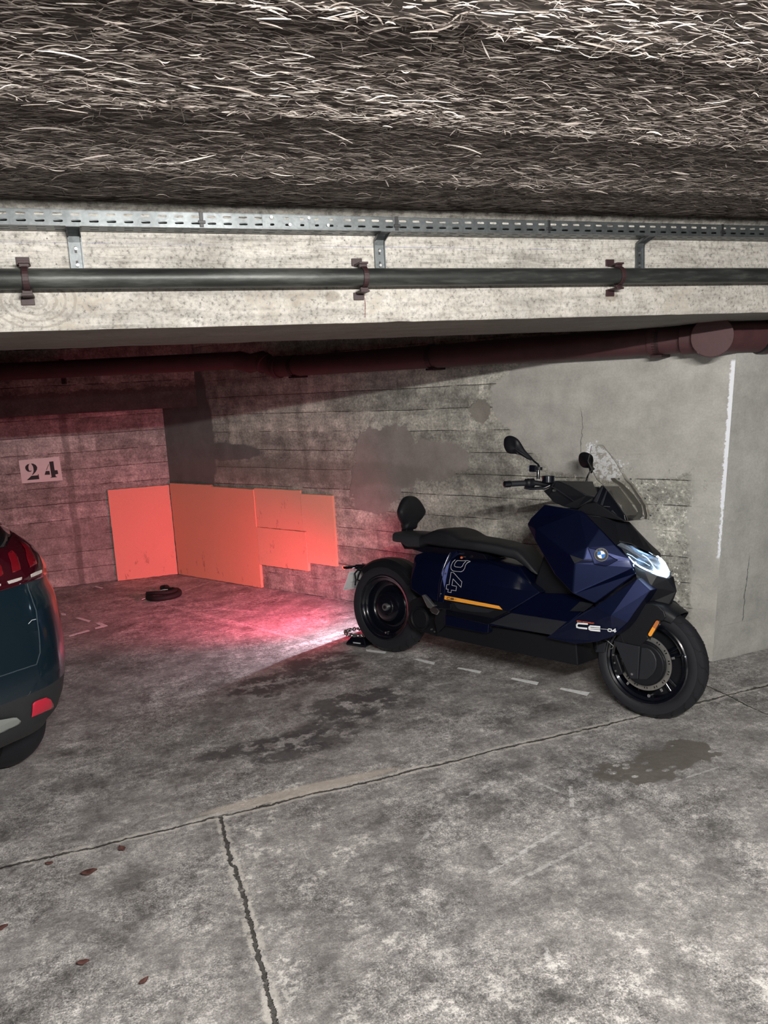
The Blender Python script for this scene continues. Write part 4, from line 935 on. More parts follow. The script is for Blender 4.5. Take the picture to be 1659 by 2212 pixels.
# lower nose
pts = [(1.614, -0.125, 0.7407), (1.659, -0.1, 0.7209), (1.707, -0.072, 0.7014), (1.743, -0.04, 0.689), (1.751, -0.02, 0.696), (1.778, -0, 0.6291), (1.752, -0.02, 0.5609), (1.694, -0.06, 0.5766), (1.659, -0.1, 0.5669), (1.633, -0.13, 0.5707), (1.633, -0.142, 0.7046), (1.69, -0.1, 0.6466), (1.738, -0.045, 0.6368), (1.644, -0.14, 0.686)]
shell('lower_nose', pts, [(0, 1, 11, 13, 10), (1, 2, 3, 12, 11), (3, 4, 5, 12), (5, 6, 7, 12), (7, 8, 11, 12), (8, 9, 13, 11), (9, 10, 13)], m_matte, sc, .003)
# lower side panel with the lettering
pts = [(1.653, -0.165, 0.6875), (1.713, -0.155, 0.6376), (1.659, -0.195, 0.5302), (1.636, -0.21, 0.4817), (1.605, -0.215, 0.4381), (1.565, -0.215, 0.4023), (1.493, -0.215, 0.3662), (1.382, -0.215, 0.3341), (1.216, -0.215, 0.3344), (1.428, -0.226, 0.5055), (1.476, -0.226, 0.5341), (1.56, -0.226, 0.5043)]
shell('lower_side_panel', pts, [(0, 1, 2, 11), (2, 3, 4, 5, 11), (5, 6, 7, 8, 11), (8, 9, 10, 11), (10, 0, 11)], m_navy, sc, .003)
# black insert standing in for the shadow gap between the fairings
shell('fairing_gap', [(1.429, -0.13, 0.531), (1.639, -0.13, 0.6994), (1.696, -0.13, 0.6425), (1.645, -0.13, 0.5971), (1.433, -0.13, 0.514)], [(0, 1, 2, 3, 4)], m_gloss, sc, .002)
# belly
pts = [(0.4901, -0.165, 0.2275), (0.5372, -0.165, 0.2784), (0.854, -0.165, 0.3271), (0.9992, -0.165, 0.332), (1.218, -0.165, 0.3319), (1.36, -0.165, 0.3295), (1.369, -0.15, 0.212), (0.8773, -0.15, 0.2022), (0.4814, -0.15, 0.2009)]
shell('belly_pan', pts, [tuple(range(9))], m_matte, sc, .006)
# foot board with ribbed mat
pts = [(0.9874, -0.2, 0.4258), (1.114, -0.13, 0.5397), (1.323, -0.12, 0.5611), (1.433, -0.14, 0.5421), (1.347, -0.215, 0.4385), (1.258, -0.215, 0.3556), (0.8865, -0.215, 0.3393), (0.8741, -0.215, 0.3497)]
shell('foot_board', pts, [(0, 1, 2, 3, 4), (0, 4, 5, 6, 7)], m_navy, sc, .004)
side_plate('foot_mat', [(p[0], p[1] - .003, p[2]) for p in [(0.8844, -0.222, 0.3518), (1.005, -0.206, 0.4267), (1.329, -0.217, 0.436), (1.25, -0.222, 0.3568)]], .006, m_grey, sc, .0015)
side_plate('foot_mat', [(p[0], p[1] - .004, p[2]) for p in [(1.326, -0.185, 0.4846), (1.359, -0.145, 0.5338), (1.438, -0.155, 0.5357), (1.407, -0.195, 0.4969)]], .006, m_grey, sc, .0015)
# centre tunnel behind the fairing
shell('centre_tunnel', [(1.05, -0.085, 0.5731), (1.091, -0.085, 0.6326), (1.142, -0.085, 0.6511), (1.225, -0.085, 0.5965), (1.306, -0.085, 0.5409), (1.271, -0.085, 0.4879), (0.9736, -0.085, 0.4173)], [tuple(range(7))], m_matte, sc, .008)
# battery box with decals
pts = [(0.5572, -0.198, 0.4286), (0.5636, -0.198, 0.5502), (0.5708, -0.18, 0.6465), (0.5676, -0.155, 0.6628), (0.7864, -0.135, 0.6785), (0.9889, -0.13, 0.6622), (1.076, -0.15, 0.5851), (1.143, -0.165, 0.5497), (0.9871, -0.2, 0.4307), (0.9469, -0.2, 0.4343), (0.8385, -0.17, 0.6635), (1.01, -0.165, 0.6292)]
shell('battery_cover', pts, [(0, 1, 2, 10, 11, 7, 8, 9), (2, 3, 4, 10), (4, 5, 11, 10), (5, 6, 7, 11)], m_navy, sc, .005)
side_plate('orange_stripe', [(0.5591, -0.2025, 0.4553), (0.9239, -0.2025, 0.4511), (0.9474, -0.2025, 0.434), (0.5603, -0.2025, 0.433)], .0015, m_org, sc, .0)
mb = MB()
strokes(mb, [[(0.617, -0.19, 0.6626), (0.6057, -0.197, 0.6486), (0.6036, -0.2062, 0.6335), (0.6012, -0.2062, 0.6192), (0.6061, -0.2062, 0.6071), (0.6185, -0.2062, 0.601), (0.6425, -0.2062, 0.6017), (0.6714, -0.2062, 0.603), (0.6862, -0.2062, 0.6112), (0.6955, -0.2062, 0.6262), (0.6996, -0.2062, 0.6433), (0.7084, -0.203, 0.6565), (0.7223, -0.195, 0.6658)],
             [(0.7223, -0.195, 0.6658), (0.6986, -0.19, 0.667), (0.6718, -0.19, 0.6626), (0.631, -0.19, 0.6594), (0.6246, -0.197, 0.6493), (0.6251, -0.2062, 0.6374), (0.6266, -0.2062, 0.6292), (0.6343, -0.2062, 0.6259), (0.6684, -0.2062, 0.6271), (0.6798, -0.2062, 0.6354), (0.6858, -0.2062, 0.6486), (0.6937, -0.197, 0.6628)],
             [(0.6045, -0.2062, 0.592), (0.6207, -0.2062, 0.5928), (0.6805, -0.2062, 0.5484), (0.6758, -0.2062, 0.5171), (0.6202, -0.2062, 0.5568), (0.6139, -0.2062, 0.5199), (0.6464, -0.2062, 0.5187), (0.6436, -0.2062, 0.4936), (0.6123, -0.2062, 0.4932), (0.6107, -0.2062, 0.4783), (0.5877, -0.2062, 0.4785), (0.5903, -0.2062, 0.4941), (0.5763, -0.2062, 0.4939), (0.5785, -0.2062, 0.5189), (0.5945, -0.2062, 0.5202), (0.6045, -0.2062, 0.592)]], .0026)
mb.make('number_outline', m_line, sc)
mb = MB()
ce = [(0.6046, -0.2068, 0.4504), (0.5873, -0.2068, 0.4484), (0.5835, -0.2068, 0.4416), (0.5879, -0.2068, 0.438), (0.6035, -0.2068, 0.4395)]; ce2 = [(0.63, -0.2068, 0.4498), (0.6127, -0.2068, 0.4487), (0.6089, -0.2068, 0.4431), (0.6125, -0.2068, 0.4397), (0.6304, -0.2068, 0.4412)]; ce3 = [(0.613, -0.2068, 0.444), (0.6302, -0.2068, 0.4456)]; ce4 = [(0.6316, -0.2068, 0.4442), (0.6522, -0.2068, 0.4455)]
strokes(mb, [ce, ce2, ce3], .0026, .0006); strokes(mb, [ce4], .0010, .0006); mb.make('stripe_lettering', m_ink, sc)
# side panel lettering
L1 = [(1.446, -0.232, 0.4462), (1.397, -0.232, 0.4412), (1.391, -0.232, 0.4312), (1.393, -0.232, 0.4217), (1.404, -0.232, 0.4203), (1.444, -0.232, 0.4233)]
L2 = [(1.51, -0.232, 0.4428), (1.462, -0.232, 0.4385), (1.456, -0.232, 0.4309), (1.457, -0.232, 0.423), (1.465, -0.232, 0.4201), (1.511, -0.232, 0.4241)]; L3 = [(1.461, -0.232, 0.4285), (1.51, -0.232, 0.4335)]
mb = MB(); strokes(mb, [L1, L2], .0078, .0008); strokes(mb, [L3], .0055, .0008); strokes(mb, [[(1.513, -0.232, 0.4342), (1.55, -0.232, 0.4373)]], .0013, .0008)
z0_ = [(1.556, -0.232, 0.4417), (1.551, -0.232, 0.436), (1.554, -0.232, 0.4301), (1.565, -0.232, 0.4298), (1.571, -0.232, 0.4354), (1.569, -0.232, 0.4414), (1.556, -0.232, 0.4417)]
f4_ = [[(1.592, -0.232, 0.4365), (1.575, -0.232, 0.4347), (1.588, -0.232, 0.4466), (1.587, -0.232, 0.431)]]
strokes(mb, [z0_], .0042, .0008); strokes(mb, f4_, .0042, .0008); mb.make('model_lettering', m_wht, sc)
a_, b_ = Vector([(1.391, -0.232, 0.4478)][0]), Vector([(1.48, -0.232, 0.4515)][0])
text_mesh('brand_lettering', 'BMW MOTORRAD', a_, b_ - a_, (0.1, 0, 1), .0100, m_orb, sc)
# rear box
pts = [(0.3058, -0.19, 0.4577), (0.303, -0.19, 0.5106), (0.3127, -0.18, 0.6364), (0.3208, -0.17, 0.6584), (0.3694, -0.15, 0.6786), (0.5173, -0.15, 0.6782), (0.5425, -0.185, 0.6384), (0.5139, -0.19, 0.5114), (0.5095, -0.19, 0.41), (0.3818, -0.19, 0.4262), (0.3428, -0.19, 0.616), (0.5278, -0.19, 0.6187)]
shell('rear_box', pts, [(0, 1, 2, 10, 11, 7, 8, 9), (2, 3, 4, 5, 6, 11, 10), (6, 7, 11)], m_navy, sc, .005)
# glossy strap between the boxes
pts = [(0.5504, -0.18, 0.6652), (0.5565, -0.16, 0.6961), (0.5937, -0.15, 0.7073), (0.6074, -0.15, 0.6904), (0.5873, -0.19, 0.6569), (0.5792, -0.208, 0.5791), (0.5674, -0.208, 0.4992), (0.5621, -0.208, 0.4172), (0.5299, -0.208, 0.4098), (0.5253, -0.208, 0.4935), (0.5403, -0.208, 0.5795)]
shell('side_strap', pts, [tuple(range(11))], m_navy, sc, .003)
MB().tube([(0.5707, -0.17, 0.6904), (0.5641, -0.204, 0.6239), (0.555, -0.21, 0.5763), (0.5387, -0.21, 0.5165), (0.5362, -0.21, 0.4426)], .0016, 6).make('strap_edge', m_gloss, sc, smooth=True)
for P in [(0.5698, -0.212, 0.5816), (0.5426, -0.212, 0.4631)]: MB().lathe([(-.003, .0), (-.003, .0035), (.003, .004)], P, n=8, closed=False).make('bolt', m_alu, sc)
MB().lathe([(-.008, .0), (-.008, .006), (.02, .007)], [(0.6446, -0.165, 0.6761)][0], n=12, closed=False).make('orange_cap', m_orb, sc)
MB().lathe([(-.005, .0), (-.005, .010), (.02, .011)], [(0.6419, -0.16, 0.6783)][0], n=16, closed=False).make('cap_socket', m_gloss, sc)
# seat frame between seat and box
shell('seat_frame', [(0.2471, -0.12, 0.6779), (0.3681, -0.12, 0.7093), (0.6608, -0.12, 0.7151), (0.7575, -0.12, 0.7045), (0.7804, -0.12, 0.6763), (0.5389, -0.12, 0.6547), (0.4884, -0.12, 0.6732), (0.3359, -0.12, 0.6651)], [tuple(range(8))], m_gloss, sc, .004)
# under the orange stripe: black trim, ledge and blue block
shell('lower_trim', [(0.508, -0.188, 0.4096), (0.5498, -0.188, 0.4264), (0.9394, -0.188, 0.4317), (0.9967, -0.188, 0.4283), (0.8759, -0.188, 0.3515), (0.8595, -0.188, 0.2907), (0.561, -0.188, 0.2802), (0.5109, -0.188, 0.2317), (0.4873, -0.188, 0.2998)], [tuple(range(9))], m_matte, sc, .004)
side_plate('trim_recess', [(p[0], p[1] - .001, p[2]) for p in [(0.6181, -0.19, 0.4223), (0.892, -0.19, 0.4239), (0.8516, -0.19, 0.4012), (0.754, -0.19, 0.3899), (0.6664, -0.19, 0.3887), (0.6419, -0.19, 0.3976)]], .003, m_grey, sc, .001)
shell('ledge', [(0.5699, -0.195, 0.3742), (0.8894, -0.205, 0.3758), (0.9676, -0.19, 0.4267), (0.9744, -0.195, 0.4224), (0.866, -0.215, 0.3413), (0.5788, -0.205, 0.3483)], [(0, 1, 4, 5), (1, 2, 3, 4)], m_gloss, sc, .003)
shell('blue_block', [(0.5697, -0.203, 0.3458), (0.869, -0.203, 0.3515), (0.8641, -0.203, 0.2962), (0.8368, -0.203, 0.2888), (0.5729, -0.203, 0.2869)], [tuple(range(5))], m_navy, sc, .004)
MB().prism([(0.4921, -0.205, 0.4145), (0.5942, -0.205, 0.4233), (0.6102, -0.205, 0.4131), (0.6119, -0.205, 0.3819), (0.5025, -0.205, 0.3712)], (0, .02, 0)).make('peg_mount', m_gloss, sc, bevel=.004)
# swing arm and motor housing
pts = [(0.2544, -0.13, 0.3106), (0.268, -0.13, 0.3798), (0.3346, -0.13, 0.4095), (0.4679, -0.13, 0.3897), (0.515, -0.13, 0.3385), (0.5192, -0.13, 0.2614), (0.597, -0.13, 0.2138), (0.4623, -0.13, 0.1928), (0.2772, -0.13, 0.2066), (0.24, -0.13, 0.2543)]
shell('motor_housing', pts, [tuple(range(10))], m_matte, sc, .006)
mc = [(0.3488, -0.134, 0.2827)][0]
MB().lathe([(-.014, .0), (-.014, .050), (-.010, .058), (-.018, .061), (-.018, .066), (.0, .070), (.01, .070)], mc, n=48, closed=False).make('motor_cover', m_matte, sc, smooth=False, bevel=.002)
for P in [(0.4314, -0.135, 0.2307), (0.4564, -0.135, 0.2219)]: MB().lathe([(-.006, .0), (-.006, .005), (.004, .006)], P, n=8, closed=False).make('bolt', m_alu, sc)
MB().tube([(0, .085, .2865), (.25, .085, .27), (.5, .08, .27)], [.03, .034, .04], 16).make('swing_arm', m_matte, sc, smooth=True)
# passenger peg folded up
MB().prism([(0.4136, -0.222, 0.437), (0.4312, -0.222, 0.4433), (0.4565, -0.222, 0.4271), (0.5067, -0.222, 0.3879), (0.4879, -0.222, 0.3658), (0.4593, -0.222, 0.3742)], (0, .022, 0)).make('foot_peg', m_alu, sc, bevel=.004)
MB().prism([(0.4776, -0.226, 0.3634), (0.5019, -0.226, 0.3876), (0.5301, -0.226, 0.3811), (0.5491, -0.226, 0.3651), (0.5322, -0.226, 0.3415), (0.4961, -0.226, 0.3471)], (0, .030, 0)).make('peg_hinge', m_chrome, sc, bevel=.004)
# rear hugger
rings = []
for i in range(22):
    a = R(40 + 92 * i / 21); r = .300; hw = .088
    rings.append([(RC[0] + rr * math.cos(a), y, RC[2] + rr * math.sin(a)) for y, rr in ((-hw, r - .045), (-hw * .97, r - .012), (-hw * .7, r + .004), (0, r + .010), (hw * .7, r + .004), (hw * .97, r - .012), (hw, r - .045), (hw * .94, r - .045), (hw * .9, r - .014), (0, r + .004), (-hw * .9, r - .014), (-hw * .94, r - .045))])
MB().loft(rings).make('rear_hugger', m_matte, sc, bevel=.002)
# ---- seat
def interp(P, s):
    for a, b in zip(P, P[1:]):
        if a[0] <= s <= b[0]: return a[1] + (b[1] - a[1]) * (s - a[0]) / max(1e-6, b[0] - a[0])
    return P[0][1] if s < P[0][0] else P[-1][1]
topl = [(p[0], p[2]) for p in [(0.076, -0.02, 0.7728), (0.1388, -0.02, 0.7745), (0.3451, -0.02, 0.7821), (0.4105, -0.02, 0.8144), (0.4751, -0.02, 0.8263), (0.5312, -0.02, 0.8181), (0.6036, -0.02, 0.7861), (0.7034, -0.02, 0.782), (0.8294, -0.02, 0.7757), (0.9017, -0.02, 0.7637), (0.9402, -0.02, 0.7635), (0.9838, -0.02, 0.7315), (1.043, -0.02, 0.6726), (1.093, -0.02, 0.6127)]]
botl = [(p[0], p[2]) for p in [(0.1721, -0.14, 0.7076), (0.2086, -0.14, 0.6815), (0.3274, -0.14, 0.6935), (0.3594, -0.14, 0.7166), (0.4902, -0.14, 0.7101), (0.6763, -0.14, 0.7166), (0.788, -0.14, 0.7098), (0.8462, -0.14, 0.7026), (0.9417, -0.14, 0.6912), (1.005, -0.14, 0.656), (1.056, -0.14, 0.6247), (1.098, -0.14, 0.6162), (1.151, -0.14, 0.6157)]]
topl.sort(); botl.sort()
s0 = min(topl[0][0], botl[0][0]) + .012; s1 = topl[-1][0] - .002
def sm(P, s, d=.012): return sum(interp(P, s + k * d) for k in (-1, 0, 1)) / 3
rings = []; NS = 60
for i in range(NS + 1):
    f = i / NS; s = s0 + (s1 - s0) * f; zt = sm(topl, s); zb = sm(botl, s); 
    if zb > zt - .01: zb = zt - .01
    e = min(1, (f / .018)) ** .4 if f < .018 else (min(1, (1 - f) / .05) ** .5 if f > .95 else 1)
    hw = interp([(s0, .138), (s0 + .15, .148), (s0 + .45, .160), (s0 + .62, .150), (s0 + .85, .105), (s1, .085)], s) * (.72 + .28 * e)
    zm = (zt + zb) / 2; hh = (zt - zb) / 2 * (.5 + .5 * e); ring = []
    for k in range(28):
        q = 2 * PI * k / 28; cq, sq = math.cos(q), math.sin(q); px_ = 2.0 / (5.0 if sq < 0 else 3.6)
        ring.append((s, hw * math.copysign(abs(cq) ** px_, cq), zm + hh * math.copysign(abs(sq) ** px_, sq)))
    rings.append(ring)
m_seat2 = simple('seat_vinyl_grey', (0.018, 0.020, 0.025), 0.55, 0.12, 80, 0.35)
MB().loft(rings[14:]).make('rider_seat', m_seat, sc, smooth=True); MB().loft(rings[:15]).make('passenger_seat', m_seat2, sc, smooth=True)
# passenger seat base edge
shell('seat_tail', [(0.1382, -0.1, 0.7079), (0.1694, -0.1, 0.6716), (0.284, -0.1, 0.6805), (0.3179, -0.1, 0.7032), (0.2818, -0.1, 0.7218)], [tuple(range(5))], m_matte, sc, .004)
# backrest
bcx = [(0.1378, -0, 0.8803)][0]
def blobring(pts_out, w0, w1, name, mat, depth=.5):
    V = [Vector(p) for p in pts_out]; cc_ = sum(V, Vector()) / len(V); rings = []
    for y, f in ((-w1, .0), (-w1, .55), (-w1 * .93, .80), (-w1 * .75, .93), (-w1 * .4, 1.0), (w1 * .4, 1.0), (w1 * .75, .93), (w1 * .93, .80), (w1, .55), (w1, .0)):
        rings.append([((cc_ + (v - cc_) * max(f, .02)).x, y, (cc_ + (v - cc_) * max(f, .02)).z) for v in V])
    return MB().loft(rings).make(name, mat, sc, smooth=True)
def densify(P, k=4):
    P = [Vector(p) for p in P]; o = []; n = len(P)
    for i in range(n):
        a, b, c, d = P[i - 1], P[i], P[(i + 1) % n], P[(i + 2) % n]
        for j in range(k):
            t = j / k; o.append(0.5 * ((2 * b) + (c - a) * t + (2 * a - 5 * b + 4 * c - d) * t * t + (3 * b - a - 3 * c + d) * t ** 3))
    return o
top_ = Vector([(0.1098, -0, 0.9899)][0]); mid_b = Vector([(0.1293, -0, 0.8997)][0]); bot_ = Vector([(0.1022, -0, 0.78)][0]); xm = (mid_b.x + bot_.x) / 2
pr = [(0, top_.z), (.045, top_.z - .006), (.085, top_.z - .035), (.118, mid_b.z + .012), (.124, mid_b.z - .012), (.104, mid_b.z - .045), (.078, mid_b.z - .070), (.058, bot_.z + .030), (.052, bot_.z + .004), (0, bot_.z)]
pr = pr + [(-y, z) for y, z in reversed(pr[1:-1])]
pr = densify([(y, 0, z) for y, z in pr], 3); zc_ = sum(p.z for p in pr) / len(pr); rings = []
for dx, f in ((-.030, .02), (-.030, .5), (-.027, .82), (-.018, .95), (-.004, 1.0), (.012, .98), (.024, .90), (.032, .74), (.036, .4), (.037, .02)):
    rings.append([(xm + dx + 1.3 * (p.x * f) ** 2, p.x * f, zc_ + (p.z - zc_) * f) for p in pr])
MB().loft(rings).make('backrest', m_seat, sc, smooth=True)
MB().box(xm - .030, xm + .012, -.034, .034, interp(topl, .22) - .02, bot_.z + .03).make('backrest_post', m_matte, sc, bevel=.004)
# ---- windscreen
rows = [((1277.3, 963.9), .075), ((1274.7, 979), .115), ((1269.7, 996), .160), ((1289, 1035.5), .165), ((1302, 1047), .165), ((1341, 1093), .150), ((1352.8, 1115), .135), ((1357, 1127), .12)]
scr = [([(1.338, -0.075, 1.306)][0], .075), ([(1.353, -0.115, 1.27)][0], .115), ([(1.366, -0.16, 1.23)][0], .160), ([(1.42, -0.165, 1.143)][0], .165), ([(1.453, -0.165, 1.119)][0], .165), ([(1.543, -0.15, 1.021)][0], .150), ([(1.567, -0.135, 0.9738)][0], .135), ([(1.571, -0.12, 0.9494)][0], .12)]
V = []; F = []; NC = 15
dense = []
for (a, wa), (b, wb) in zip(scr, scr[1:]):
    for k in range(4): t = k / 4; dense.append((Vector(a).lerp(Vector(b), t), wa + (wb - wa) * t))
dense.append((Vector(scr[-1][0]), scr[-1][1]))
for P, w in dense:
    for j in range(NC):
        t = -1 + 2 * j / (NC - 1); V.append((P.x + .055 * (1 - t * t) * (w / .15) ** 2, t * w, P.z + .01 * (1 - t * t)))
for i in range(len(dense) - 1):
    for j in range(NC - 1): a = i * NC + j; F.append((a, a + 1, a + NC + 1, a + NC))
g = G('smoked_screen'); g.nt.nodes.remove(g.b)
tr = g.nt.nodes.new('ShaderNodeBsdfTransparent'); g.put(tr.inputs[0], g.mix(g.noise(5, 3), (0.90, 0.895, 0.88), (0.93, 0.925, 0.91)))
gl = g.nt.nodes.new('ShaderNodeBsdfGlossy'); gl.inputs[0].default_value = (0.9, 0.9, 0.9, 1); gl.inputs['Roughness'].default_value = 0.02
fr = g.nt.nodes.new('ShaderNodeLayerWeight'); fr.inputs[0].default_value = 0.06
mx = g.nt.nodes.new('ShaderNodeMixShader'); mx.inputs[0].default_value = 0.035; g.nt.nodes.remove(fr); g.nt.links.new(tr.outputs[0], mx.inputs[1]); g.nt.links.new(gl.outputs[0], mx.inputs[2])
g.nt.links.new(mx.outputs[0], g.out.inputs[0]); m_screen = g.m
ws = ob('windscreen', V, F, m_screen, sc, smooth=True); so = ws.modifiers.new('thick', 'SOLIDIFY'); so.thickness = .003
edge = [V[i * NC] for i in range(len(dense))]; edge2 = [V[i * NC + NC - 1] for i in range(len(dense))]
topedge = [V[j] for j in range(NC)]; botedge = [V[(len(dense) - 1) * NC + j] for j in range(NC)]
m_edge = simple('screen_edge', (0.05, 0.05, 0.05), 0.2, 0.1); m_edge2 = simple('screen_edge_pale', (0.22, 0.22, 0.21), 0.2, 0.1)
MB().tube(edge, .0013, 6).make('screen_edge', m_edge, ws, smooth=True)
MB().tube(edge2, .0009, 6).make('screen_edge', m_edge2, ws, smooth=True); MB().tube(topedge, .0009, 6).make('screen_edge', m_edge2, ws, smooth=True); MB().tube(botedge, .0009, 6).make('screen_edge', m_edge2, ws, smooth=True)
# forked screen holder behind the glass
def on_screen(t, fz):      # point just behind the screen
    k = min(len(dense) - 1, max(0, fz * (len(dense) - 1))); i = int(k); f = k - i; j = min(i + 1, len(dense) - 1)
    P = dense[i][0].lerp(dense[j][0], f); w = dense[i][1] * (1 - f) + dense[j][1] * f
    return Vector((P.x + .055 * (1 - t * t) * (w / .15) ** 2 - .012, t * w, P.z + .01 * (1 - t * t) - .004))
g = G('holder_smoke'); m_hold = g.fin(g.mix(g.noise(30, 3), (0.085, 0.083, 0.078), (0.12, 0.118, 0.11)), 0.6)
def holder(sgn, path, ws_):
    V = []; 
    for (t, fz), w in zip(path, ws_):
        V += [on_screen(t - w, fz), on_screen(t + w, fz)]
    F = [(2 * i, 2 * i + 1, 2 * i + 3, 2 * i + 2) for i in range(len(path) - 1)]
    o = ob('screen_holder', V, F, m_hold, sc); q = o.modifiers.new('thick', 'SOLIDIFY'); q.thickness = .006; return o
for s in (-1, 1):
    h1 = holder(s, [(s * .42, .42), (s * .42, .47), (s * .36, .56), (s * .26, .64), (s * .22, .72), (s * .20, .80), (s * .30, .88), (s * .45, .96), (s * .46, .99)], [.07, .08, .09, .14, .15, .12, .17, .20, .12])
    for t, fz in ((.42, .46), (.22, .68), (.36, .92)):
        P = on_screen(s * t, fz) + Vector((.016, 0, .006)); MB().tube([P, P + Vector((.004, 0, .002))], .0055, 10).make('bolt', m_alu, h1)
        MB().tube([P + Vector((.004, 0, .002)), P + Vector((.006, 0, .003))], .0030, 10).make('bolt_cap', m_ink, h1)
# ---- dashboard and cockpit
shell('dash_pod', [(1.361, -0.085, 1.032), (1.407, -0.085, 1.115), (1.423, -0.085, 1.111), (1.538, -0.085, 0.9747), (1.545, -0.085, 0.946), (1.498, -0.085, 0.9497), (1.434, -0.085, 0.9772), (1.385, -0.085, 0.9937)], [tuple(range(8))], m_gloss, sc, .004)
side_plate('pod_rib', [(1.371, -0.088, 1.034), (1.411, -0.088, 1.114), (1.42, -0.088, 1.11), (1.39, -0.088, 1.024)], .006, m_grey, sc, .002)
side_plate('pod_rib', [(1.405, -0.088, 1.01), (1.434, -0.088, 1.091), (1.441, -0.088, 1.089), (1.418, -0.088, 1.006)], .006, m_grey, sc, .002)
side_plate('pod_trim', [(1.443, -0.092, 0.968), (1.475, -0.092, 0.9975), (1.501, -0.092, 0.9722), (1.478, -0.092, 0.9533)], .006, m_grey, sc, .002)
MB().tube([(1.457, -0.092, 0.9948), (1.428, -0.092, 0.9992), (1.424, -0.092, 1.009), (1.435, -0.092, 1.012), (1.462, -0.092, 1.011)], .0018, 6).make('cable_clip', m_alu, sc, smooth=True)
shell('cockpit_base', [(1.285, -0.1, 0.9796), (1.326, -0.1, 1.018), (1.391, -0.1, 1.029), (1.551, -0.1, 0.9469), (1.505, -0.1, 0.9507), (1.34, -0.1, 0.9658), (1.307, -0.1, 0.9786)], [tuple(range(7))], m_matte, sc, .005)
# ---- handlebar with its cover, grips, levers, mirrors
hb = empty('handlebar', (0, 0, 0), parent=sc)
cov = [(1.192, -0.2, 1.121), (1.224, -0.2, 1.129), (1.26, -0.14, 1.106), (1.324, -0.07, 1.062), (1.349, -0.04, 1.053), (1.347, -0.04, 1.029), (1.313, -0.05, 1.016), (1.268, -0.06, 0.9871), (1.208, -0.09, 0.9957), (1.177, -0.14, 1.017), (1.165, -0.17, 1.044), (1.15, -0.2, 1.073), (1.198, -0.205, 1.098)]
shell('bar_cover', cov, [(0, 1, 2, 3, 7, 8, 9, 10, 11, 12), (3, 4, 5, 6, 7)], m_matte, hb, .005)
MB().tube([(1.203, -0.213, 1.098), (1.227, -0.19, 1.082), (1.25, -0.155, 1.058), (1.271, -0.1, 1.027)], .0022, 6).make('cover_seam', m_grey, hb)
MB().lathe([(-.006, .0), (-.006, .0055), (.01, .006)], [(1.209, -0.195, 1.078)][0], n=10, closed=False).make('bolt', m_alu, hb)
LOW = -.052     # the bars are turned a little, so the far side sits lower and further back
def both(fn):
    fn(lambda p: Vector(p), 'near'); fn(lambda p: Vector((p[0] + .034, -p[1], p[2] + LOW)), 'far')
def grip(T, side):
    g0, g1 = Vector([(1.032, -0.385, 1.1)][0]), Vector([(1.126, -0.255, 1.113)][0])
    d = (g1 - g0); ps = [T(g0 + d * f) for f in (0, .02, .22, .235, .26, 1.0)]
    MB().tube([T(g0), T(g0 + d * .03), T(g0 + d * .22), T(g0 + d * .24)], [.010, .0165, .0165, .0135], 20).make('bar_end', m_gloss, hb, smooth=True)
    MB().tube([T(g0 + d * .24), T(g0 + d * .72)], .0145, 20).make('grip', m_grey, hb, smooth=True)
    MB().tube([T(g0 + d * .70), T(g0 + d * .74), T(g0 + d * .76), T(g0 + d * .82), T(g0 + d * .84), T(g0 + d * 1.0)], [.0165, .0225, .020, .024, .022, .022], 20).make('switch_housing', m_matte, hb, smooth=True)
    MB().tube([T(p) for p in [(1.108, -0.31, 1.086), (1.127, -0.28, 1.083), (1.147, -0.25, 1.087), (1.171, -0.225, 1.089), (1.192, -0.21, 1.102)]], [.006, .007, .008, .009, .009], 10).make('brake_lever', m_gloss, hb, smooth=True)
    MB().tube([T(p) for p in [(1.126, -0.255, 1.113), (1.164, -0.215, 1.108), (1.19, -0.16, 1.106), (1.215, -0.1, 1.09)]], .013, 14).make('bar_tube', m_matte, hb, smooth=True)
    a, b = T([(1.188, -0.222, 1.151)][0]), T([(1.19, -0.222, 1.116)][0])
    MB().tube([a, a.lerp(b, .04), a.lerp(b, .08), b], [.032, .034, .032, .031], 28).make('fluid_reservoir', m_gloss, hb, bevel=.001)
    MB().tube([T(p) for p in [(1.191, -0.205, 1.133), (1.2, -0.205, 1.133), (1.203, -0.205, 1.125)]], .004, 8).make('hose_bolt', m_alu, hb)
both(grip)
def mirror(T, side):
    e = empty('mirror', (0, 0, 0), parent=sc)
    MB().tube([T(p) for p in [(1.136, -0.23, 1.132), (1.135, -0.23, 1.17), (1.136, -0.23, 1.184)]], [.0085, .0085, .006], 14).make('stem_base', m_gloss, e, smooth=True)
    MB().tube([T(p) for p in [(1.136, -0.23, 1.184), (1.138, -0.23, 1.198), (1.136, -0.24, 1.207), (1.128, -0.27, 1.223), (1.126, -0.3, 1.239)]], .0050, 12).make('stem', m_gloss, e, smooth=True)
    hd = densify([(1.015, -0.37, 1.327), (1.036, -0.37, 1.341), (1.063, -0.37, 1.339), (1.091, -0.37, 1.324), (1.105, -0.36, 1.302), (1.113, -0.34, 1.276), (1.125, -0.32, 1.254), (1.135, -0.3, 1.236), (1.131, -0.3, 1.224), (1.115, -0.31, 1.23), (1.111, -0.37, 1.247), (1.076, -0.37, 1.252), (1.045, -0.37, 1.254), (1.026, -0.37, 1.267), (1.013, -0.37, 1.294)], 3)
    c0 = sum(hd, Vector()) / len(hd); rg = []
    tilt = Vector((1, .25, 0)).normalized()
    for d_, f in ((-.020, .0), (-.019, .35), (-.015, .65), (-.008, .88), (.0, 1.0), (.006, 1.0), (.008, .96), (.008, 0.)):
        rg.append([T(c0 + (v - c0) * max(f, .02) + Vector((0, d_, 0))) for v in hd])
    MB().loft(rg).make('mirror_head', m_matte, e, smooth=True)
    return e
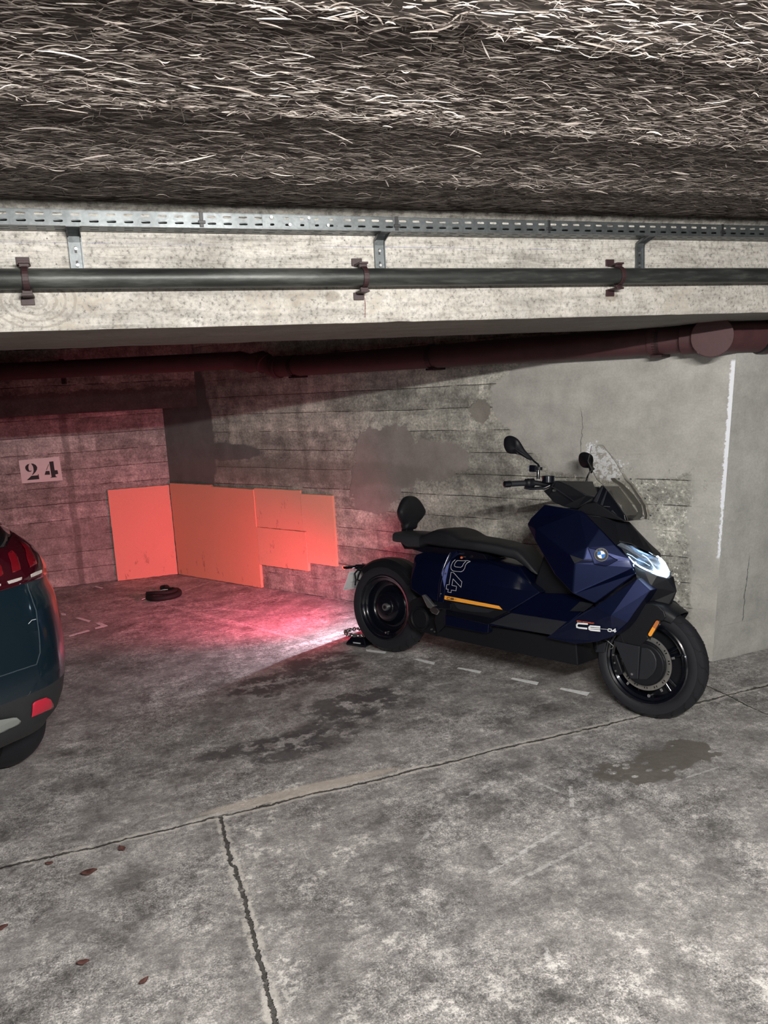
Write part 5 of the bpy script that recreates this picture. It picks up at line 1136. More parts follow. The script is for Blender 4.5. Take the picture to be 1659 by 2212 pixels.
both(lambda T, s: mirror(T, s))
cl = empty('phone_clamp', (0, 0, 0), parent=sc)
P = Vector([(1.139, -0.232, 1.185)][0]); MB().tube([P - Vector((0, 0, .008)), P + Vector((0, 0, .008))], .017, 16).make('clamp_ring', m_matte, cl, bevel=.001)
P = Vector([(1.119, -0.245, 1.184)][0]); MB().box(P.x - .019, P.x + .019, P.y - .019, P.y + .019, P.z - .017, P.z + .017).make('clamp_block', m_gloss, cl, bevel=.004)
m_bl = simple('blue_anodised', (0.03, 0.12, 0.55), 0.3, 0.1, Metallic=0.5)
P = Vector([(1.106, -0.247, 1.184)][0]); MB().box(P.x - .006, P.x + .002, P.y - .016, P.y + .016, P.z - .014, P.z + .014).make('blue_insert', m_bl, cl, bevel=.001)
# ---- tail: plate carrier, plate, lamps
tl_ = empty('tail_carrier', (0, 0, 0), parent=sc)
MB().tube([(-0.15, -0.03, 0.5223), (-0.2032, -0.03, 0.5132), (-0.2737, -0.03, 0.5049), (-0.3176, -0.03, 0.4965)], [.016, .018, .018, .012], 12).make('carrier_arm', m_matte, tl_, smooth=False, bevel=.002)
MB().prism([(-0.2803, -0.05, 0.5217), (-0.1936, -0.05, 0.5317), (-0.1901, -0.05, 0.5163), (-0.2108, -0.05, 0.4987), (-0.2732, -0.05, 0.4912)], (0, .10, 0)).make('carrier_head', m_gloss, tl_, bevel=.003)
MB().tube([(-0.2109, -0.085, 0.5093), (-0.2469, -0.085, 0.4692), (-0.2368, -0.085, 0.4307), (-0.2404, -0.085, 0.3944)], .0055, 8).make('carrier_strut', m_matte, tl_, smooth=True)
MB().tube([(-0.2175, -0.06, 0.4947), (-0.2373, -0.06, 0.4564), (-0.2466, -0.06, 0.4233), (-0.2303, -0.06, 0.4254)], .006, 8).make('carrier_strut', m_matte, tl_, smooth=True)
MB().tube([(.05, 0, .43), (-.12, 0, .50), (-.26, 0, .515)], [.02, .016, .014], 12).make('carrier_arm', m_matte, tl_, smooth=True)
PT, PB = Vector((-.275, 0, .480)), Vector((-.327, 0, .352))
pu = (PT - PB).normalized(); pn = Vector((-pu.z, 0, pu.x)).normalized()
if pn.x > 0: pn = -pn
def slab(name, y0, y1, a, b, off, t, mat, parent, bevel=0.0):
    A0 = PB + pu * a + pn * off; B0 = PB + pu * b + pn * off
    return MB().prism([(A0.x, y0, A0.z), (A0.x, y1, A0.z), (B0.x, y1, B0.z), (B0.x, y0, B0.z)], pn * t).make(name, mat, parent, bevel=bevel)
PLH = (PT - PB).length
pl = slab('number_plate', -.105, .105, 0, PLH, 0, .003, simple('plate_white', (0.72, 0.73, 0.74), 0.45, 0.06), tl_, .001)
mk = MB()
for (y0, y1, a) in ((-.09, -.04, .118), (-.10, -.07, .010), (-.06, -.01, .055)):
    A0 = PB + pu * a - pn * .0006; B0 = PB + pu * (a + .003) - pn * .0006
    mk.prism([(A0.x, y0, A0.z), (A0.x, y1, A0.z), (B0.x, y1, B0.z), (B0.x, y0, B0.z)], -pn * .0004)
mk.make('plate_print', m_line, pl)
m_tail = glow('tail_red', (1.0, 0.05, 0.075), 40.0); m_rim = glow('tail_rim', (1.0, 0.16, 0.08), 2.2)
for s in (-1, 1):
    c_ = [(-0.2927, -0.105, 0.5059)][0]; c_ = Vector((c_[0], c_[1] * -s if s > 0 else c_[1], c_[2]))
    if s > 0: c_ = Vector((c_.x, abs(c_.y), c_.z))
    st = MB().tube([c_ + Vector((.004, -s * .10 * 1, .0)), c_ + Vector((.006, 0, 0)), c_ + Vector((-.0, s * .012, 0))], [.006, .011, .004], 12).make('tail_lamp', m_gloss, tl_, smooth=True)
    MB().box(-.016, .016, -.030, .030, -.0085, .0085).make('lamp_body', m_gloss, tl_, bevel=.004).location = c_
    MB().box(-.0172, -.0158, -.027, .027, -.0070, .0070).make('lamp_lens', m_tail, tl_, bevel=.001).location = c_
    for kind, pw in (('SPOT', RED), ('AREA', RED * .05)):
        d = bpy.data.lights.new('tail_light', kind); d.energy = pw; d.color = (1.0, 0.03, 0.115)
        if kind == 'SPOT': d.spot_size = R(88); d.spot_blend = 1.0; d.shadow_soft_size = .02
        else: d.shape = 'RECTANGLE'; d.size = .014; d.size_y = .054
        lo = bpy.data.objects.new('tail_light', d); C.objects.link(lo); lo.parent = tl_; lo.location = c_ + Vector((-.040 if kind == 'SPOT' else -.018, 0, 0))
        lo.rotation_euler = (0, R(90 - 17), 0)
    MB().tube([c_ + Vector((x, -.031, z)) for x, z in ((.006, .010), (-.008, .0105), (-.0155, .006), (-.0175, 0), (-.0155, -.006), (-.008, -.0105), (.006, -.010))], .0013, 6).make('lamp_rim', m_rim, tl_, smooth=True)
# plate lamp behind the top of the plate
lp = bpy.data.lights.new('plate_lamp', 'SPOT'); lp.energy = PLATE_W; lp.spot_size = R(150); lp.spot_blend = 0.55; lp.color = (0.86, 0.86, 1.0); lp.shadow_soft_size = 0.003
lo = bpy.data.objects.new('plate_lamp', lp); C.objects.link(lo); lo.parent = tl_; lo.location = PB + pu * (PLH - .012) + pn * .014; lo.rotation_euler = (0, R(22), 0)
slab('plate_lamp_hood', -.03, .03, PLH + .002, PLH + .006, -.006, .034, m_gloss, tl_)
# ---- side stand on the far side
MB().tube([(.16, .10, .26), (.10, .17, .12), (.05, .225, .225 * math.tan(LEAN) + .008)], [.013, .012, .010], 12).make('side_stand', m_matte, sc, smooth=True)

# ================================================================ THE CAR
car = empty('car', (*(-1.160, 3.200), 0), (0, 0, 2.48709)); tag(car, 'dark teal hatchback seen from its rear right corner at the left edge', 'car')
m_teal = paint_mat('teal_paint', (0.004, 0.015, 0.025), 0.28, 0.9, 0.3)
m_cglass = paint_mat('car_glass', (0.004, 0.005, 0.007), 0.06, 1.0, 0.0)
m_lens = simple('red_lens', (0.16, 0.004, 0.010), 0.12, 0.2, 60, 0.0, Coat_Weight=1.0)
m_dlens = paint_mat('dark_red_lens', (0.035, 0.002, 0.006), 0.08, 1.0, 0.0)
m_refl = simple('red_reflector', (0.62, 0.012, 0.045), 0.2, 0.2, 300, 0.4, Coat_Weight=1.0)
g = G('reverse_lens'); m_rev = g.fin(g.mix(g.noise(160, 3), (0.25, 0.2, 0.2), (0.8, 0.75, 0.72)), 0.25, Coat_Weight=1.0)
m_bump = simple('bumper_plastic', (0.022, 0.024, 0.027), 0.55, 0.2, 60, 0.2)
m_silver = simple('silver_trim', (0.34, 0.36, 0.35), 0.4, 0.06, Metallic=0.4)
def car_ring(z, x0, rc, yr, YC=.875, NR=14):
    front = 4.12 if z < .7 else (4.12 - .3 * (z - .7) / .3 if z < 1.0 else (3.05 - (z - 1.0) * 1.5 if z < 1.5 else 2.2))
    xb = lambda y: x0 + .07 * ((y - YC) / (YC - yr)) ** 2
    rp = [(xb(YC + (yr + rc - YC) * k / 6), YC + (yr + rc - YC) * k / 6) for k in range(7)]; a0 = rp[-1]
    for k in range(1, NR + 1):
        q = PI / 2 * k / NR; rp.append((a0[0] + rc * 1.15 * (1 - max(0, math.cos(q)) ** .80), yr + rc * (1 - math.sin(q) ** .80)))
    x1 = rp[-1][0]
    for k in range(1, 7): rp.append((x1 + (front - .5 - x1) * k / 6, yr))
    for k in range(1, 7): q = PI / 2 * k / 6; rp.append((front - .5 + .5 * math.sin(q), yr + (YC - yr) * (1 - math.cos(q)) * .999))
    return [(x, y, z) for x, y in rp] + [(x, 2 * YC - y, z) for x, y in reversed(rp[1:-1])]
LV = [(0.285,0.170,0.240,0.2125), (0.330,0.090,0.270,0.2375), (0.380,0.050,0.300,0.1950), (0.450,0.020,0.320,0.1725), (0.530,0.000,0.330,0.1600), (0.600,0.005,0.340,0.1425), (0.680,0.020,0.330,0.1350), (0.760,0.030,0.330,0.1325), (0.830,0.035,0.330,0.1375), (0.875,0.040,0.320,0.1450), (0.930,0.045,0.320,0.1650), (0.980,0.055,0.330,0.1575), (1.030,0.080,0.350,0.1575), (1.080,0.120,0.380,0.1700), (1.140,0.180,0.400,0.2075), (1.220,0.250,0.400,0.2675), (1.340,0.360,0.400,0.3175), (1.450,0.480,0.420,0.3975), (1.510,0.620,0.450,0.4775), (1.545,0.950,0.500,0.6075)]
lo_ = [car_ring(*l) for l in LV if l[0] <= .531]; md_ = [car_ring(*l) for l in LV if .529 <= l[0] <= 1.041]; hi_ = [car_ring(*l) for l in LV if l[0] >= 1.02]
MB().loft(lo_).make('bumper', m_bump, car, smooth=True)
MB().loft(md_, cap=False).make('body', m_teal, car, smooth=True)
MB().loft(hi_[:-2], cap=False).make('window_band', m_cglass, car, smooth=True)
MB().loft(hi_[-3:]).make('roof', m_teal, car, smooth=True)
def patch(name, P, mat, mirror=True, t=.002):
    nr, nc, V = P; o = None
    F = [(i * nc + j, i * nc + j + 1, (i + 1) * nc + j + 1, (i + 1) * nc + j) for i in range(nr - 1) for j in range(nc - 1)]
    for s in ((0, 1) if mirror else (0,)):
        W_ = [(x, y, z) if not s else (x, 1.75 - y, z) for x, y, z in V]
        o = ob(name, W_, F, mat, car, smooth=True)
        q = o.modifiers.new('thick', 'SOLIDIFY'); q.thickness = t
        if not s: first = o
    return first
patch('rear_window', (10, 12, [(0.334,0.681,1.308), (0.331,0.653,1.304), (0.328,0.624,1.299), (0.328,0.594,1.294), (0.329,0.562,1.289), (0.332,0.530,1.284), (0.339,0.494,1.278), (0.351,0.456,1.271), (0.372,0.414,1.263), (0.415,0.360,1.252), (0.489,0.308,1.240), (0.482,0.312,1.241), (0.316,0.691,1.289), (0.312,0.662,1.284), (0.309,0.632,1.279), (0.307,0.601,1.274), (0.307,0.569,1.269), (0.309,0.536,1.263), (0.315,0.500,1.257), (0.324,0.462,1.250), (0.342,0.420,1.242), (0.374,0.370,1.232), (0.470,0.293,1.214), (0.463,0.298,1.215), (0.297,0.700,1.269), (0.294,0.670,1.264), (0.291,0.640,1.259), (0.287,0.608,1.254), (0.286,0.576,1.248), (0.287,0.541,1.243), (0.290,0.506,1.236), (0.298,0.467,1.229), (0.312,0.425,1.221), (0.336,0.378,1.211), (0.384,0.318,1.198), (0.447,0.272,1.186), (0.279,0.710,1.250), (0.276,0.679,1.245), (0.272,0.647,1.239), (0.269,0.615,1.234), (0.266,0.582,1.228), (0.265,0.547,1.222), (0.268,0.511,1.215), (0.273,0.472,1.208), (0.283,0.430,1.200), (0.300,0.385,1.191), (0.332,0.331,1.179), (0.421,0.254,1.159), (0.261,0.719,1.231), (0.258,0.687,1.226), (0.254,0.655,1.220), (0.250,0.621,1.214), (0.246,0.588,1.208), (0.245,0.552,1.202), (0.245,0.515,1.195), (0.248,0.477,1.187), (0.255,0.435,1.179), (0.268,0.390,1.170), (0.292,0.338,1.159), (0.348,0.270,1.142), (0.244,0.729,1.213), (0.240,0.696,1.207), (0.237,0.663,1.201), (0.233,0.630,1.194), (0.229,0.596,1.188), (0.226,0.561,1.182), (0.224,0.525,1.175), (0.225,0.487,1.168), (0.228,0.447,1.160), (0.236,0.404,1.151), (0.252,0.356,1.141), (0.279,0.302,1.129), (0.227,0.738,1.194), (0.223,0.706,1.188), (0.220,0.675,1.182), (0.217,0.642,1.176), (0.213,0.609,1.170), (0.209,0.576,1.163), (0.205,0.542,1.157), (0.203,0.506,1.150), (0.204,0.469,1.143), (0.206,0.430,1.135), (0.212,0.388,1.127), (0.224,0.343,1.117), (0.210,0.747,1.176), (0.206,0.717,1.170), (0.203,0.686,1.164), (0.200,0.655,1.158), (0.196,0.623,1.152), (0.193,0.592,1.145), (0.188,0.559,1.139), (0.183,0.526,1.133), (0.181,0.492,1.126), (0.180,0.457,1.119), (0.180,0.420,1.112), (0.185,0.380,1.103), (0.194,0.755,1.158), (0.191,0.733,1.153), (0.188,0.709,1.148), (0.185,0.686,1.144), (0.182,0.662,1.139), (0.179,0.638,1.134), (0.176,0.614,1.129), (0.173,0.589,1.124), (0.169,0.564,1.120), (0.165,0.539,1.115), (0.161,0.514,1.110), (0.158,0.488,1.104), (0.177,0.764,1.140), (0.177,0.764,1.140), (0.177,0.763,1.139), (0.177,0.763,1.139), (0.177,0.762,1.139), (0.177,0.762,1.139), (0.177,0.761,1.139), (0.177,0.761,1.139), (0.177,0.760,1.139), (0.177,0.759,1.139), (0.177,0.759,1.139), (0.176,0.758,1.139)]), m_cglass, False)
tlp = patch('tail_light', (16, 22, [(0.321,0.269,1.131), (0.321,0.269,1.131), (0.321,0.269,1.131), (0.321,0.269,1.131), (0.321,0.268,1.131), (0.322,0.268,1.130), (0.322,0.268,1.130), (0.322,0.268,1.130), (0.322,0.268,1.130), (0.322,0.267,1.130), (0.322,0.267,1.130), (0.323,0.267,1.130), (0.323,0.267,1.130), (0.323,0.267,1.130), (0.323,0.267,1.130), (0.323,0.267,1.130), (0.323,0.266,1.130), (0.324,0.266,1.130), (0.324,0.266,1.130), (0.324,0.266,1.130), (0.324,0.266,1.130), (0.324,0.266,1.130), (0.261,0.310,1.124), (0.262,0.307,1.123), (0.264,0.304,1.123), (0.266,0.301,1.122), (0.268,0.298,1.121), (0.269,0.295,1.121), (0.271,0.292,1.120), (0.273,0.289,1.119), (0.274,0.286,1.119), (0.277,0.283,1.118), (0.280,0.279,1.117), (0.283,0.276,1.116), (0.285,0.272,1.115), (0.288,0.269,1.114), (0.291,0.265,1.113), (0.294,0.262,1.112), (0.297,0.258,1.111), (0.300,0.255,1.110), (0.305,0.250,1.109), (0.310,0.245,1.108), (0.316,0.240,1.106), (0.321,0.236,1.105), (0.221,0.340,1.115), (0.223,0.335,1.114), (0.225,0.331,1.112), (0.227,0.326,1.111), (0.229,0.321,1.110), (0.231,0.316,1.109), (0.233,0.310,1.108), (0.235,0.305,1.107), (0.238,0.299,1.105), (0.241,0.294,1.104), (0.245,0.288,1.102), (0.248,0.282,1.101), (0.251,0.276,1.100), (0.255,0.270,1.098), (0.260,0.263,1.096), (0.266,0.257,1.094), (0.271,0.250,1.093), (0.277,0.243,1.091), (0.286,0.233,1.088), (0.297,0.224,1.085), (0.311,0.212,1.081), (0.315,0.209,1.080), (0.190,0.368,1.104), (0.191,0.362,1.103), (0.193,0.355,1.102), (0.195,0.349,1.100), (0.196,0.342,1.099), (0.198,0.335,1.097), (0.200,0.329,1.096), (0.203,0.321,1.094), (0.205,0.314,1.092), (0.208,0.307,1.090), (0.211,0.299,1.089), (0.214,0.292,1.087), (0.218,0.284,1.085), (0.223,0.275,1.082), (0.229,0.266,1.080), (0.236,0.256,1.077), (0.247,0.245,1.074), (0.257,0.233,1.071), (0.277,0.217,1.066), (0.306,0.198,1.059), (0.309,0.196,1.059), (0.312,0.194,1.058), (0.172,0.543,1.124), (0.170,0.531,1.121), (0.168,0.518,1.119), (0.167,0.505,1.116), (0.166,0.492,1.114), (0.165,0.479,1.111), (0.164,0.465,1.108), (0.163,0.452,1.106), (0.164,0.438,1.103), (0.164,0.424,1.100), (0.164,0.409,1.097), (0.165,0.394,1.094), (0.167,0.379,1.090), (0.169,0.364,1.087), (0.172,0.348,1.083), (0.177,0.330,1.079), (0.183,0.312,1.075), (0.192,0.292,1.070), (0.204,0.271,1.064), (0.220,0.247,1.058), (0.253,0.214,1.048), (0.290,0.189,1.039), (0.158,0.551,1.109), (0.156,0.539,1.107), (0.154,0.526,1.104), (0.152,0.513,1.102), (0.149,0.500,1.099), (0.148,0.486,1.096), (0.147,0.472,1.094), (0.146,0.458,1.091), (0.145,0.445,1.088), (0.145,0.430,1.085), (0.145,0.415,1.081), (0.146,0.400,1.078), (0.147,0.384,1.075), (0.150,0.368,1.071), (0.153,0.351,1.067), (0.157,0.334,1.063), (0.163,0.315,1.059), (0.170,0.296,1.054), (0.180,0.275,1.049), (0.195,0.252,1.042), (0.218,0.223,1.034), (0.246,0.201,1.026), (0.144,0.560,1.095), (0.142,0.547,1.093), (0.139,0.534,1.090), (0.137,0.520,1.087), (0.135,0.507,1.084), (0.133,0.494,1.081), (0.131,0.480,1.079), (0.131,0.466,1.076), (0.130,0.451,1.073), (0.129,0.437,1.069), (0.129,0.422,1.066), (0.130,0.406,1.063), (0.131,0.391,1.059), (0.132,0.375,1.056), (0.135,0.358,1.052), (0.138,0.341,1.048), (0.142,0.323,1.044), (0.148,0.304,1.039), (0.156,0.284,1.034), (0.169,0.260,1.027), (0.197,0.229,1.017), (0.231,0.202,1.008), (0.129,0.568,1.081), (0.128,0.554,1.078), (0.126,0.541,1.075), (0.125,0.527,1.072), (0.123,0.514,1.069), (0.121,0.500,1.066), (0.119,0.486,1.063), (0.118,0.472,1.061), (0.117,0.458,1.058), (0.116,0.443,1.054), (0.115,0.428,1.051), (0.115,0.413,1.048), (0.115,0.397,1.044), (0.116,0.382,1.041), (0.117,0.366,1.037), (0.120,0.348,1.033), (0.124,0.330,1.028), (0.131,0.310,1.023), (0.140,0.289,1.017), (0.154,0.265,1.010), (0.177,0.236,1.002), (0.224,0.198,0.988), (0.117,0.575,1.067), (0.115,0.562,1.064), (0.114,0.548,1.061), (0.113,0.534,1.058), (0.112,0.521,1.055), (0.110,0.507,1.052), (0.108,0.493,1.049), (0.106,0.479,1.046), (0.104,0.465,1.043), (0.103,0.451,1.040), (0.102,0.436,1.036), (0.101,0.421,1.033), (0.101,0.406,1.029), (0.102,0.389,1.025), (0.105,0.373,1.021), (0.107,0.355,1.017), (0.112,0.337,1.012), (0.117,0.318,1.007), (0.126,0.298,1.002), (0.137,0.275,0.996), (0.155,0.249,0.988), (0.190,0.215,0.975), (0.105,0.583,1.052), (0.103,0.569,1.049), (0.102,0.556,1.046), (0.101,0.542,1.043), (0.100,0.528,1.040), (0.098,0.514,1.037), (0.097,0.500,1.034), (0.095,0.486,1.030), (0.094,0.472,1.027), (0.093,0.457,1.024), (0.092,0.442,1.020), (0.092,0.427,1.017), (0.092,0.412,1.013), (0.092,0.396,1.009), (0.095,0.379,1.005), (0.097,0.362,1.001), (0.100,0.344,0.997), (0.105,0.326,0.992), (0.112,0.306,0.987), (0.121,0.284,0.979), (0.141,0.256,0.971), (0.196,0.210,0.954), (0.093,0.590,1.038), (0.091,0.577,1.035), (0.090,0.564,1.033), (0.089,0.551,1.029), (0.089,0.537,1.025), (0.088,0.524,1.022), (0.088,0.510,1.019), (0.088,0.497,1.016), (0.087,0.483,1.013), (0.085,0.469,1.009), (0.084,0.455,1.006), (0.083,0.441,1.003), (0.083,0.426,1.000), (0.084,0.412,0.996), (0.084,0.397,0.993), (0.085,0.381,0.989), (0.087,0.365,0.985), (0.090,0.348,0.979), (0.096,0.329,0.974), (0.104,0.309,0.969), (0.115,0.288,0.962), (0.133,0.262,0.954), (0.083,0.596,1.023), (0.082,0.585,1.020), (0.082,0.574,1.018), (0.081,0.563,1.015), (0.081,0.551,1.012), (0.081,0.540,1.010), (0.080,0.528,1.007), (0.080,0.516,1.004), (0.080,0.504,1.001), (0.079,0.493,0.998), (0.078,0.481,0.995), (0.078,0.469,0.993), (0.077,0.458,0.990), (0.076,0.446,0.987), (0.075,0.434,0.984), (0.075,0.421,0.980), (0.076,0.408,0.977), (0.077,0.394,0.974), (0.079,0.380,0.970), (0.082,0.366,0.966), (0.085,0.351,0.962), (0.091,0.335,0.958), (0.075,0.602,1.008), (0.075,0.593,1.006), (0.074,0.584,1.004), (0.074,0.575,1.002), (0.073,0.567,1.000), (0.073,0.557,0.998), (0.073,0.548,0.995), (0.072,0.539,0.993), (0.072,0.530,0.991), (0.072,0.521,0.989), (0.072,0.511,0.986), (0.071,0.502,0.984), (0.071,0.493,0.981), (0.071,0.483,0.978), (0.071,0.474,0.976), (0.071,0.464,0.973), (0.071,0.454,0.971), (0.071,0.445,0.969), (0.071,0.435,0.966), (0.071,0.424,0.964), (0.072,0.414,0.961), (0.073,0.404,0.958), (0.067,0.608,0.994), (0.067,0.601,0.992), (0.067,0.595,0.990), (0.066,0.588,0.989), (0.066,0.582,0.987), (0.066,0.575,0.986), (0.065,0.568,0.984), (0.065,0.562,0.982), (0.065,0.555,0.980), (0.065,0.548,0.978), (0.065,0.541,0.976), (0.066,0.534,0.974), (0.066,0.527,0.972), (0.066,0.520,0.970), (0.067,0.513,0.969), (0.067,0.505,0.967), (0.067,0.498,0.965), (0.068,0.491,0.963), (0.068,0.484,0.961), (0.068,0.477,0.959), (0.068,0.470,0.958), (0.068,0.463,0.956), (0.060,0.613,0.978), (0.060,0.609,0.977), (0.060,0.605,0.976), (0.060,0.601,0.975), (0.060,0.597,0.974), (0.060,0.593,0.973), (0.061,0.589,0.972), (0.061,0.585,0.971), (0.061,0.581,0.970), (0.061,0.577,0.968), (0.061,0.573,0.967), (0.061,0.569,0.966), (0.061,0.565,0.965), (0.061,0.561,0.964), (0.061,0.557,0.963), (0.062,0.553,0.962), (0.062,0.549,0.961), (0.062,0.544,0.960), (0.062,0.540,0.959), (0.062,0.536,0.958), (0.062,0.532,0.957), (0.063,0.528,0.956), (0.057,0.617,0.962), (0.057,0.616,0.962), (0.057,0.616,0.962), (0.057,0.616,0.962), (0.057,0.616,0.962), (0.057,0.616,0.962), (0.057,0.616,0.962), (0.057,0.615,0.962), (0.057,0.615,0.962), (0.057,0.615,0.962), (0.057,0.615,0.962), (0.057,0.615,0.962), (0.057,0.615,0.962), (0.057,0.615,0.962), (0.057,0.614,0.962), (0.057,0.614,0.962), (0.057,0.614,0.962), (0.057,0.614,0.962), (0.057,0.614,0.962), (0.057,0.614,0.961), (0.057,0.613,0.961), (0.057,0.613,0.961)]), m_dlens)
for P in [(8, 8, [(0.243,0.285,1.104), (0.244,0.283,1.103), (0.244,0.282,1.103), (0.245,0.280,1.103), (0.246,0.279,1.102), (0.247,0.277,1.102), (0.248,0.276,1.102), (0.249,0.274,1.101), (0.216,0.288,1.091), (0.219,0.284,1.090), (0.221,0.280,1.089), (0.224,0.275,1.088), (0.226,0.271,1.087), (0.228,0.266,1.085), (0.231,0.261,1.083), (0.235,0.256,1.082), (0.196,0.289,1.076), (0.198,0.285,1.075), (0.201,0.280,1.074), (0.204,0.275,1.073), (0.207,0.271,1.072), (0.210,0.266,1.070), (0.213,0.261,1.069), (0.216,0.256,1.068), (0.174,0.299,1.065), (0.177,0.294,1.063), (0.179,0.289,1.062), (0.181,0.284,1.061), (0.184,0.279,1.059), (0.187,0.273,1.058), (0.191,0.267,1.056), (0.195,0.261,1.055), (0.154,0.310,1.053), (0.156,0.304,1.052), (0.158,0.298,1.050), (0.161,0.291,1.048), (0.164,0.285,1.047), (0.167,0.279,1.045), (0.170,0.272,1.043), (0.174,0.265,1.042), (0.137,0.316,1.040), (0.138,0.311,1.039), (0.140,0.305,1.038), (0.142,0.299,1.036), (0.143,0.293,1.033), (0.147,0.285,1.031), (0.151,0.278,1.029), (0.155,0.271,1.027), (0.123,0.319,1.025), (0.125,0.314,1.024), (0.128,0.308,1.022), (0.130,0.302,1.021), (0.132,0.296,1.019), (0.135,0.289,1.017), (0.139,0.283,1.016), (0.143,0.276,1.014), (0.113,0.322,1.011), (0.113,0.322,1.011), (0.113,0.322,1.011), (0.113,0.322,1.011), (0.113,0.321,1.011), (0.113,0.321,1.011), (0.114,0.320,1.011), (0.114,0.320,1.011)]), (8, 8, [(0.163,0.363,1.087), (0.163,0.363,1.087), (0.163,0.363,1.087), (0.163,0.363,1.087), (0.163,0.362,1.087), (0.163,0.362,1.087), (0.163,0.362,1.087), (0.163,0.362,1.087), (0.146,0.387,1.080), (0.147,0.382,1.079), (0.148,0.377,1.078), (0.149,0.372,1.077), (0.149,0.367,1.075), (0.150,0.362,1.074), (0.151,0.357,1.073), (0.152,0.352,1.072), (0.135,0.390,1.069), (0.135,0.385,1.068), (0.136,0.379,1.067), (0.137,0.374,1.065), (0.137,0.369,1.064), (0.138,0.364,1.063), (0.139,0.359,1.062), (0.140,0.353,1.060), (0.124,0.392,1.057), (0.124,0.387,1.056), (0.124,0.383,1.055), (0.125,0.378,1.054), (0.125,0.373,1.053), (0.126,0.367,1.052), (0.127,0.362,1.051), (0.128,0.357,1.050), (0.113,0.395,1.046), (0.113,0.391,1.045), (0.113,0.386,1.044), (0.114,0.381,1.043), (0.114,0.376,1.042), (0.114,0.372,1.041), (0.114,0.367,1.040), (0.115,0.361,1.039), (0.102,0.401,1.036), (0.102,0.396,1.035), (0.102,0.390,1.032), (0.103,0.385,1.031), (0.103,0.380,1.030), (0.104,0.374,1.028), (0.105,0.369,1.027), (0.105,0.364,1.026), (0.094,0.405,1.023), (0.094,0.400,1.022), (0.095,0.394,1.021), (0.096,0.388,1.020), (0.096,0.383,1.018), (0.097,0.378,1.017), (0.098,0.372,1.016), (0.098,0.367,1.014), (0.088,0.408,1.012), (0.088,0.408,1.012), (0.088,0.408,1.012), (0.088,0.408,1.012), (0.088,0.407,1.012), (0.088,0.407,1.012), (0.088,0.407,1.012), (0.088,0.407,1.012)]), (8, 8, [(0.116,0.460,1.062), (0.116,0.459,1.062), (0.116,0.459,1.062), (0.116,0.459,1.062), (0.116,0.459,1.062), (0.116,0.459,1.062), (0.116,0.458,1.062), (0.116,0.458,1.062), (0.109,0.464,1.055), (0.109,0.460,1.054), (0.109,0.457,1.054), (0.109,0.453,1.053), (0.109,0.449,1.052), (0.108,0.446,1.051), (0.108,0.442,1.050), (0.108,0.439,1.050), (0.104,0.468,1.047), (0.103,0.464,1.047), (0.103,0.461,1.046), (0.102,0.457,1.045), (0.102,0.452,1.044), (0.102,0.448,1.044), (0.101,0.444,1.043), (0.101,0.440,1.042), (0.098,0.472,1.040), (0.097,0.468,1.039), (0.097,0.464,1.038), (0.096,0.460,1.037), (0.096,0.455,1.036), (0.095,0.451,1.036), (0.094,0.447,1.035), (0.094,0.442,1.032), (0.092,0.476,1.031), (0.091,0.471,1.030), (0.091,0.466,1.029), (0.091,0.462,1.028), (0.090,0.457,1.027), (0.090,0.452,1.026), (0.090,0.448,1.025), (0.090,0.442,1.024), (0.088,0.479,1.023), (0.088,0.474,1.022), (0.087,0.469,1.021), (0.087,0.464,1.020), (0.086,0.459,1.019), (0.086,0.454,1.018), (0.086,0.449,1.017), (0.085,0.444,1.015), (0.084,0.481,1.016), (0.084,0.478,1.015), (0.084,0.474,1.014), (0.083,0.471,1.013), (0.083,0.467,1.012), (0.083,0.463,1.012), (0.083,0.460,1.011), (0.082,0.456,1.010), (0.080,0.484,1.008), (0.080,0.484,1.008), (0.080,0.484,1.008), (0.080,0.484,1.008), (0.080,0.483,1.008), (0.080,0.483,1.008), (0.080,0.483,1.008), (0.080,0.483,1.008)])]: patch('lens', P, m_lens)
